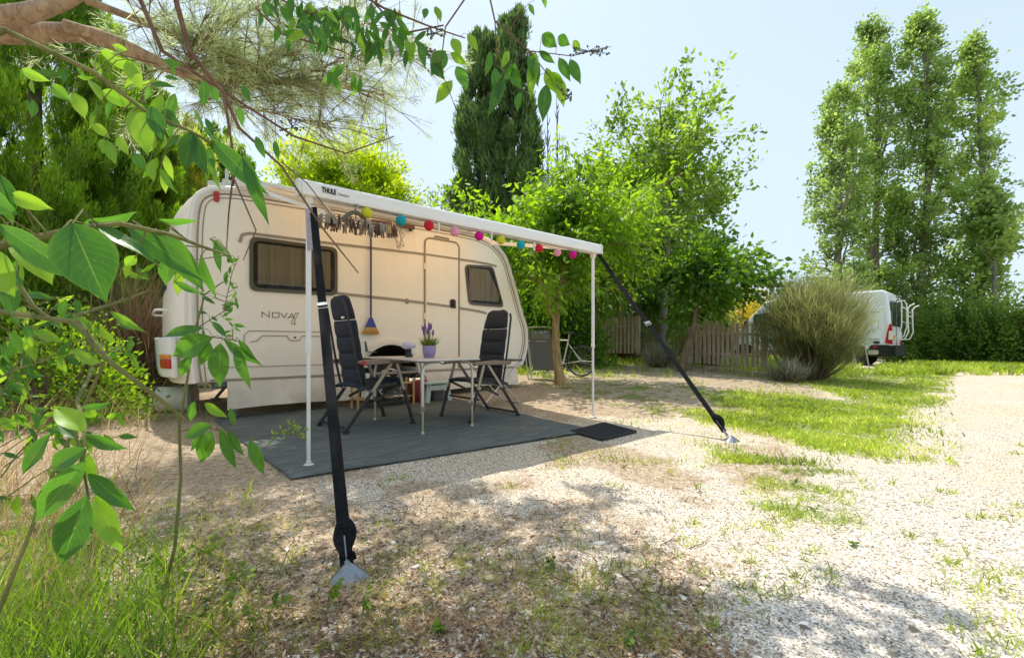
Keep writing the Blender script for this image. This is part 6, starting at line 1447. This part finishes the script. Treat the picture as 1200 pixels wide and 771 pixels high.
# ============================================================ GROUND PLANTS
def gzv(P_): return np.array([GZ(x, y) for x, y in P_])
def visible_pts(n, fn, bx):
    out = []
    while len(out) < n:
        x = random.uniform(bx[0], bx[1]); y = random.uniform(bx[2], bx[3])
        if fn(x, y): out.append((x, y))
    return np.array(out)
random.seed(77)
def spx(n, x0, x1, y0, y1, fn=None, dens=1.0):
    """points spread over the ground, sampled by where they lie"""
    out = []; tries = 0
    while len(out) < n and tries < n*30:
        tries += 1; px = random.uniform(x0, x1); py = y0+(y1-y0)*random.random()**dens; g = G(px, py)
        if inmat(g, .02) or (dm_[0]-.4*(dm_[0]-dm_[2])-g).length < .5 or (fn and not fn(g.x, g.y)): continue
        out.append((g.x, g.y))
    return np.array(out)
def grass(name, label, pts, h, w, mat, lean=.3, cat='grass', segs=3, kind='stuff', dist_w=.0012):
    n = len(pts); P_ = np.column_stack([pts, gzv(pts)]); hh = rng.uniform(*h, n)[:, None]; H = np.concatenate([rv(n, 1)[:, :2]*lean*hh, hh], 1); bn = np.concatenate([rv(n, 1)[:, :2]*hh*.35, -hh*rng.uniform(0, .25, (n, 1))], 1)
    ww = (w+dist_w*np.linalg.norm(pts, axis=1))[:, None]*rng.uniform(.6, 1.3, (n, 1)); o = foliage_obj(name, blade_geo(P_, H, bn, ww, segs), mat, None, None, 4); return tag(o, label, cat, kind=kind)
gm_ = lambda x, y: grassmask(x, y) > .3
def jit(c, k, s): i = np.repeat(np.arange(len(c)), k); return c[i]+rng.normal(size=(len(i), 2))*s
def patchy(x, y):
    if not gm_(x+random.gauss(0, .10), y+random.gauss(0, .22)): return False
    px, py = proj(x, y, gz(x, y)); n_ = noise.noise(Vector((x*1.1, y*1.1, 8)))+.6*noise.noise(Vector((x*4, y*4, 3))); d_ = smooth01(740, 900, px)*.8+.02
    return random.random() < d_+n_*1.1
p = spx(15000, 640, 1120, 432, 545, patchy); grass('grass', 'bright green grass patch between the fence and the gravel road', jit(p, 2, .03), (.02, .065), .0032, M['f_grass'], .5)
p = spx(4500, 1030, 1200, 425, 440, gm_, 1); p2 = spx(4200, 560, 1010, 419, 443, gm_, 1); grass('grass', 'strip of longer green grass along the hedge and fences', jit(np.concatenate([p, p2]), 2, .06), (.08, .26), .006, M['f_grass'], .35)
# sparse tufts on the gravel
c = spx(230, 430, 1200, 520, 771, lambda x, y: noise.noise(Vector((x*1.5, y*1.5, 3))) > .02, .8); c2 = spx(300, 200, 760, 590, 771, None, .7)
grass('grass', 'sparse short grass tufts scattered over the gravel pitch', np.concatenate([jit(c, 14, .022), jit(c2[:75], 20, .03)]), (.012, .05), .0016, M['f_grass'], .7)
c = spx(28, 890, 1000, 545, 615, None); grass('grass', 'small dry green patch on the gravel right of the mat', jit(c, 60, .05), (.01, .045), .002, M['f_grass'], .8)
c = spx(420, 200, 1100, 470, 771, lambda x, y: dirtmask(x, y) > .35, .6); grass('dry_grass', 'short dead straw lying over the brown litter', jit(c, 16, .06), (.008, .03), .0014, M['f_dry'], 2.2, 'straw')
# foreground left green grass
p = spx(1050, -60, 215, 640, 900, None, .8); grass('tall_grass', 'tall green grass blades in the lower left corner', p, (.10, .38), .002, M['f_olive'], .3, segs=6)
p = spx(520, -60, 330, 560, 780, None, .8); grass('tall_grass', 'thin green grass among the litter at lower left', jit(p, 2, .04), (.05, .16), .0016, M['f_grass'], .5, segs=4)
# reeds / dry stems leaning right
def reeds(name, label, n, x0, x1, y0, y1, hr, mat, w, lx, seed, kind='stuff'):
    random.seed(seed); p = spx(n, x0, x1, y0, y1, None, 1); n = len(p); P_ = np.column_stack([p, gzv(p)]); hh = rng.uniform(*hr, n)[:, None]; H = np.concatenate([rng.normal(lx, .35, (n, 1))*hh, rng.normal(0, .25, (n, 1))*hh, hh], 1); bn = np.concatenate([rng.uniform(.0, .6, (n, 1))*hh*np.sign(lx+.01), rng.normal(0, .15, (n, 1))*hh, -hh*rng.uniform(.05, .4, (n, 1))], 1)
    o = foliage_obj(name, blade_geo(P_, H, bn, w*rng.uniform(.6, 1.3, (n, 1)), 7, np.tile([[.8, .2, .5]], (n, 1))), mat, None, None, 4); return tag(o, label, 'reeds', kind=kind)
reeds('dry_reeds', 'dry tan stems fanning out to the right at the left edge', 620, -140, 170, 480, 640, (.35, .85), M['f_dry'], .0055, .5, 9)
reeds('dry_reeds', 'pale dry reed stems leaning at the far left', 330, -160, 110, 540, 760, (.3, .75), M['f_dry'], .0035, .25, 10)
reeds('green_reeds', 'long thin green rush stems at the left edge', 340, -160, 120, 560, 860, (.25, .62), M['f_olive'], .0028, .22, 11)
# weeds: small broad leaf plants
def weed(label, B, n, ls, H, seed, mat='f_mid', grp=None):
    global rng
    keep = rng; rng = np.random.default_rng(seed); o = thing('weed', label, 'weed', B, 0, grp); b = MB(); PP = []; DD = []
    for i in range(max(3, n//7)):
        a = rng.uniform(0, 6.28); e = Vector((math.cos(a)*H*.5, math.sin(a)*H*.5, H*rng.uniform(.5, 1))); b.tube([(0, 0, -.01), (e.x*.3, e.y*.3, e.z*.6), e], [.002, .0016, .001], 4)
        for k in range(7): f = rng.uniform(.35, 1); PP.append(tuple(e*f)); DD.append((math.cos(a+rng.normal()), math.sin(a+rng.normal()), rng.normal()*.4+.1))
    b.build('stems', M['b_green'], o); P_ = np.array(PP); D_ = np.array(DD); foliage_obj('leaves', leaf_geo(P_, D_, rng.uniform(.7, 1.2, len(P_))*ls, .62, .2, unit(rv(len(P_), .3)+np.array([[0, 0, 1.]]))), M[mat], o); rng = keep
WD = [(200, 690, 60, .035, .16, 'clump of lobed green weeds at the foot of the thin sapling'), (235, 660, 50, .035, .14, 'lobed weed right of the thin sapling stem'), (285, 690, 34, .03, .10, 'low weed between the thin sapling and the near strap'), (250, 730, 40, .03, .12, 'weed in the grass at lower left of the near strap'), (160, 735, 30, .03, .12, 'weed among the tall grass at lower left'),
      (383, 706, 16, .028, .08, 'bright young weed just below the near strap anchor'), (425, 718, 20, .026, .08, 'bright young weed right of the near strap anchor'), (650, 668, 16, .02, .05, 'tiny weed tuft in the shaded gravel'), (510, 742, 6, .03, .02, 'single pale green leaf lying on the litter'), (930, 570, 26, .022, .05, 'flat weed rosette on the sunlit gravel'), (955, 600, 18, .02, .04, 'second flat weed rosette nearer on the sunlit gravel'), (820, 575, 16, .02, .05, 'small weed between the strap and the gravel patch'), (312, 735, 24, .03, .1, 'weed in front of the litter left of centre'), (1000, 640, 12, .02, .03, 'tiny flat weed on the white gravel'), (730, 760, 14, .022, .05, 'small weed at the bottom edge of the picture')]
for i, (px, py, n, ls, H, lb) in enumerate(WD): weed(lb, G(px, py), n, ls, H, 200+i, 'f_mid' if i not in (5, 6, 8) else 'f_bright')
# real stones and leaf litter
def stones(name, label, pts, s, mat, flat=.6, kind='stuff'):
    n = len(pts); P_ = np.column_stack([pts, gzv(pts)]); base = np.array([[1, 0, 0], [.3, .95, 0], [-.8, .5, 0], [-.8, -.6, 0], [.35, -.9, 0], [.1, .05, .8], [0, 0, -.5]]); a = rng.uniform(0, 6.28, n); ca, sa = np.cos(a), np.sin(a)
    sz = rng.uniform(*s, n); V_ = base[None]*(1+rng.uniform(-.3, .3, (n, 7, 3))); V_[..., 0] *= rng.uniform(.8, 1.5, (n, 1)); V_[..., 2] *= flat; X_ = V_[..., 0]*ca[:, None]-V_[..., 1]*sa[:, None]; Y_ = V_[..., 0]*sa[:, None]+V_[..., 1]*ca[:, None]
    V_ = np.stack([X_, Y_, V_[..., 2]], -1)*sz[:, None, None]+P_[:, None, :]; f = np.array([0, 1, 5, 1, 2, 5, 2, 3, 5, 3, 4, 5, 4, 0, 5]); FI = (np.arange(n)[:, None]*7+f[None]).ravel()
    o = np_mesh(name, V_.reshape(-1, 3), 3, FI, mat, None, np.repeat(rng.uniform(0, 1, n), 7)); return tag(o, label, cat=name.split('_')[0], kind=kind)
t = NT('stone_chips'); t.l(t.ramp(t.attr('v'), [(0, (.16, .13, .10)), (.25, (.40, .35, .28)), (.6, (.64, .58, .49)), (1, (.84, .80, .73))]), t.b.inputs['Base Color']); t.b.inputs['Roughness'].default_value = .9
p = spx(60000, -100, 1290, 500, 800, lambda x, y: random.random() > dirtmask(x, y)*.85, .85); stones('gravel_stones', 'loose white limestone chips over the pitch and road', p, (.002, .0065), t.m)
p = spx(420, 300, 1290, 560, 800, None, .7); stones('gravel_stones', 'scattered larger pale stones in the gravel', p, (.009, .019), t.m, .5)
t2 = NT('leaf_litter'); t2.l(t2.ramp(t2.attr('v'), [(0, (.06, .03, .02)), (.35, (.20, .11, .06)), (.7, (.42, .27, .15)), (1, (.62, .48, .33))]), t2.b.inputs['Base Color']); t2.b.inputs['Roughness'].default_value = .8
p = spx(15000, -60, 1000, 500, 800, lambda x, y: random.random() < dirtmask(x, y)-.12, .7); n = len(p); P_ = np.column_stack([p, gzv(p)+.004]); D_ = rv(n)*np.array([[1, 1, .22]])
tag(foliage_obj('leaf_litter', leaf_geo(P_, D_, rng.uniform(.006, .026, n), .42, .3, unit(rv(n, .35)+np.array([[0, 0, 1.]]))), t2.m), 'brown fallen leaves and chaff over the shaded ground', 'litter', kind='stuff')
b = MB(); random.seed(8)
for q in spx(150, 120, 900, 560, 790, lambda x, y: dirtmask(x, y) > .3, .8):
    a = random.uniform(0, 3.14); L = random.uniform(.05, .2); z_ = GZ(*q)+.004; b.tube([(q[0], q[1], z_), (q[0]+L*.5*math.cos(a), q[1]+L*.5*math.sin(a), z_+.006), (q[0]+L*math.cos(a+.2), q[1]+L*math.sin(a+.2), z_)], [.0022, .002, .001], 4)
tag(b.build('fallen_twigs', M['b_twig']), 'thin fallen twigs lying over the litter', 'twigs', kind='stuff')
# distant tree belt closing the horizon
def belt(name, label, x0, x1, Y, h, n, mat, seed, ls=.5):
    global rng
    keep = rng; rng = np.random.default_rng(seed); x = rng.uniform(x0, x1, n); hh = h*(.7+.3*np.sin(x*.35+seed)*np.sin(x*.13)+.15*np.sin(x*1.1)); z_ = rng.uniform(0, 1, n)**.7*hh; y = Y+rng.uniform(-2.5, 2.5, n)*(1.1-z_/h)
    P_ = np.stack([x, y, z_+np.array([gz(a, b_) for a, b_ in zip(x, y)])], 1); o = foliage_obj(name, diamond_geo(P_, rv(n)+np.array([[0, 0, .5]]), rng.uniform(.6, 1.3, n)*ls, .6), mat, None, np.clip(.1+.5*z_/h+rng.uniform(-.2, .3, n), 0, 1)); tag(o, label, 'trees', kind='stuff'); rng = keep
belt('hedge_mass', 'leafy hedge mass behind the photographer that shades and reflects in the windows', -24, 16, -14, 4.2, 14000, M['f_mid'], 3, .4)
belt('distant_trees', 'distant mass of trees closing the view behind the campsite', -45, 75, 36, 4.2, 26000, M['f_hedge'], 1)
# ============================================================ CAMERA, LIGHT
cam = bpy.data.cameras.new('camera'); co = bpy.data.objects.new('camera', cam); COL.objects.link(co)
co.location = (0, 0, CH); co.rotation_euler = (R(90), 0, 0); cam.lens = F/1200*36; cam.sensor_width = 36; cam.sensor_fit = 'HORIZONTAL'
cam.shift_y = (HZ-385.5)/1200; cam.clip_end = 2000; cam.clip_start = .02; scene.camera = co
sd = Vector((-.54*.426/.998, .84*.426/.998, .905)).normalized()
sl = bpy.data.lights.new('sun', 'SUN'); so = bpy.data.objects.new('sun', sl); COL.objects.link(so)
sl.energy = SUN_E if 'SUN_E' in globals() else 5.0; sl.angle = R(.55); sl.color = (1, .945, .86); so.rotation_euler = sd.to_track_quat('Z', 'Y').to_euler(); so.location = (0, 0, 20)
w = bpy.data.worlds.new('World'); scene.world = w; w.use_nodes = True; nt = w.node_tree; bg = nt.nodes['Background']
sk = nt.nodes.new('ShaderNodeTexSky'); sk.sky_type = 'NISHITA'; sk.sun_disc = False; sk.sun_elevation = R(64.8); sk.sun_rotation = R(-32.7)
sk.air_density = 1.0; sk.dust_density = 1.2; sk.ozone_density = 1.0
hs = nt.nodes.new('ShaderNodeHueSaturation'); hs.inputs['Saturation'].default_value = .8; hs.inputs['Value'].default_value = 1.85
nt.links.new(sk.outputs[0], hs.inputs['Color'])
# thin high haze, brighter toward the horizon
tc = nt.nodes.new('ShaderNodeTexCoord'); sp = nt.nodes.new('ShaderNodeSeparateXYZ'); nt.links.new(tc.outputs['Generated'], sp.inputs[0])
ns = nt.nodes.new('ShaderNodeTexNoise'); ns.inputs['Scale'].default_value = 2.2; ns.inputs['Detail'].default_value = 6; nt.links.new(tc.outputs['Generated'], ns.inputs['Vector'])
mx = nt.nodes.new('ShaderNodeMix'); mx.data_type = 'RGBA'
mr = nt.nodes.new('ShaderNodeMapRange'); mr.inputs[1].default_value = 0; mr.inputs[2].default_value = .8; mr.inputs[3].default_value = .95; mr.inputs[4].default_value = .5; nt.links.new(sp.outputs[2], mr.inputs[0])
ml = nt.nodes.new('ShaderNodeMath'); ml.operation = 'MULTIPLY_ADD'; nt.links.new(ns.outputs['Fac'], ml.inputs[0]); ml.inputs[1].default_value = .9; nt.links.new(mr.outputs[0], ml.inputs[2])
mb = nt.nodes.new('ShaderNodeMath'); mb.operation = 'SUBTRACT'; mb.use_clamp = True; nt.links.new(ml.outputs[0], mb.inputs[0]); mb.inputs[1].default_value = .42
nt.links.new(mb.outputs[0], mx.inputs[0]); nt.links.new(hs.outputs[0], mx.inputs[6]); mx.inputs[7].default_value = (5.0, 6.05, 7.1, 1)
nt.links.new(mx.outputs[2], bg.inputs['Color']); bg.inputs['Strength'].default_value = .15
scene.view_settings.view_transform = 'Standard'; scene.view_settings.look = 'None'; scene.view_settings.exposure = 0; scene.view_settings.gamma = 1
scene.cycles.max_bounces = 10; scene.cycles.transparent_max_bounces = 16; scene.cycles.diffuse_bounces = 5
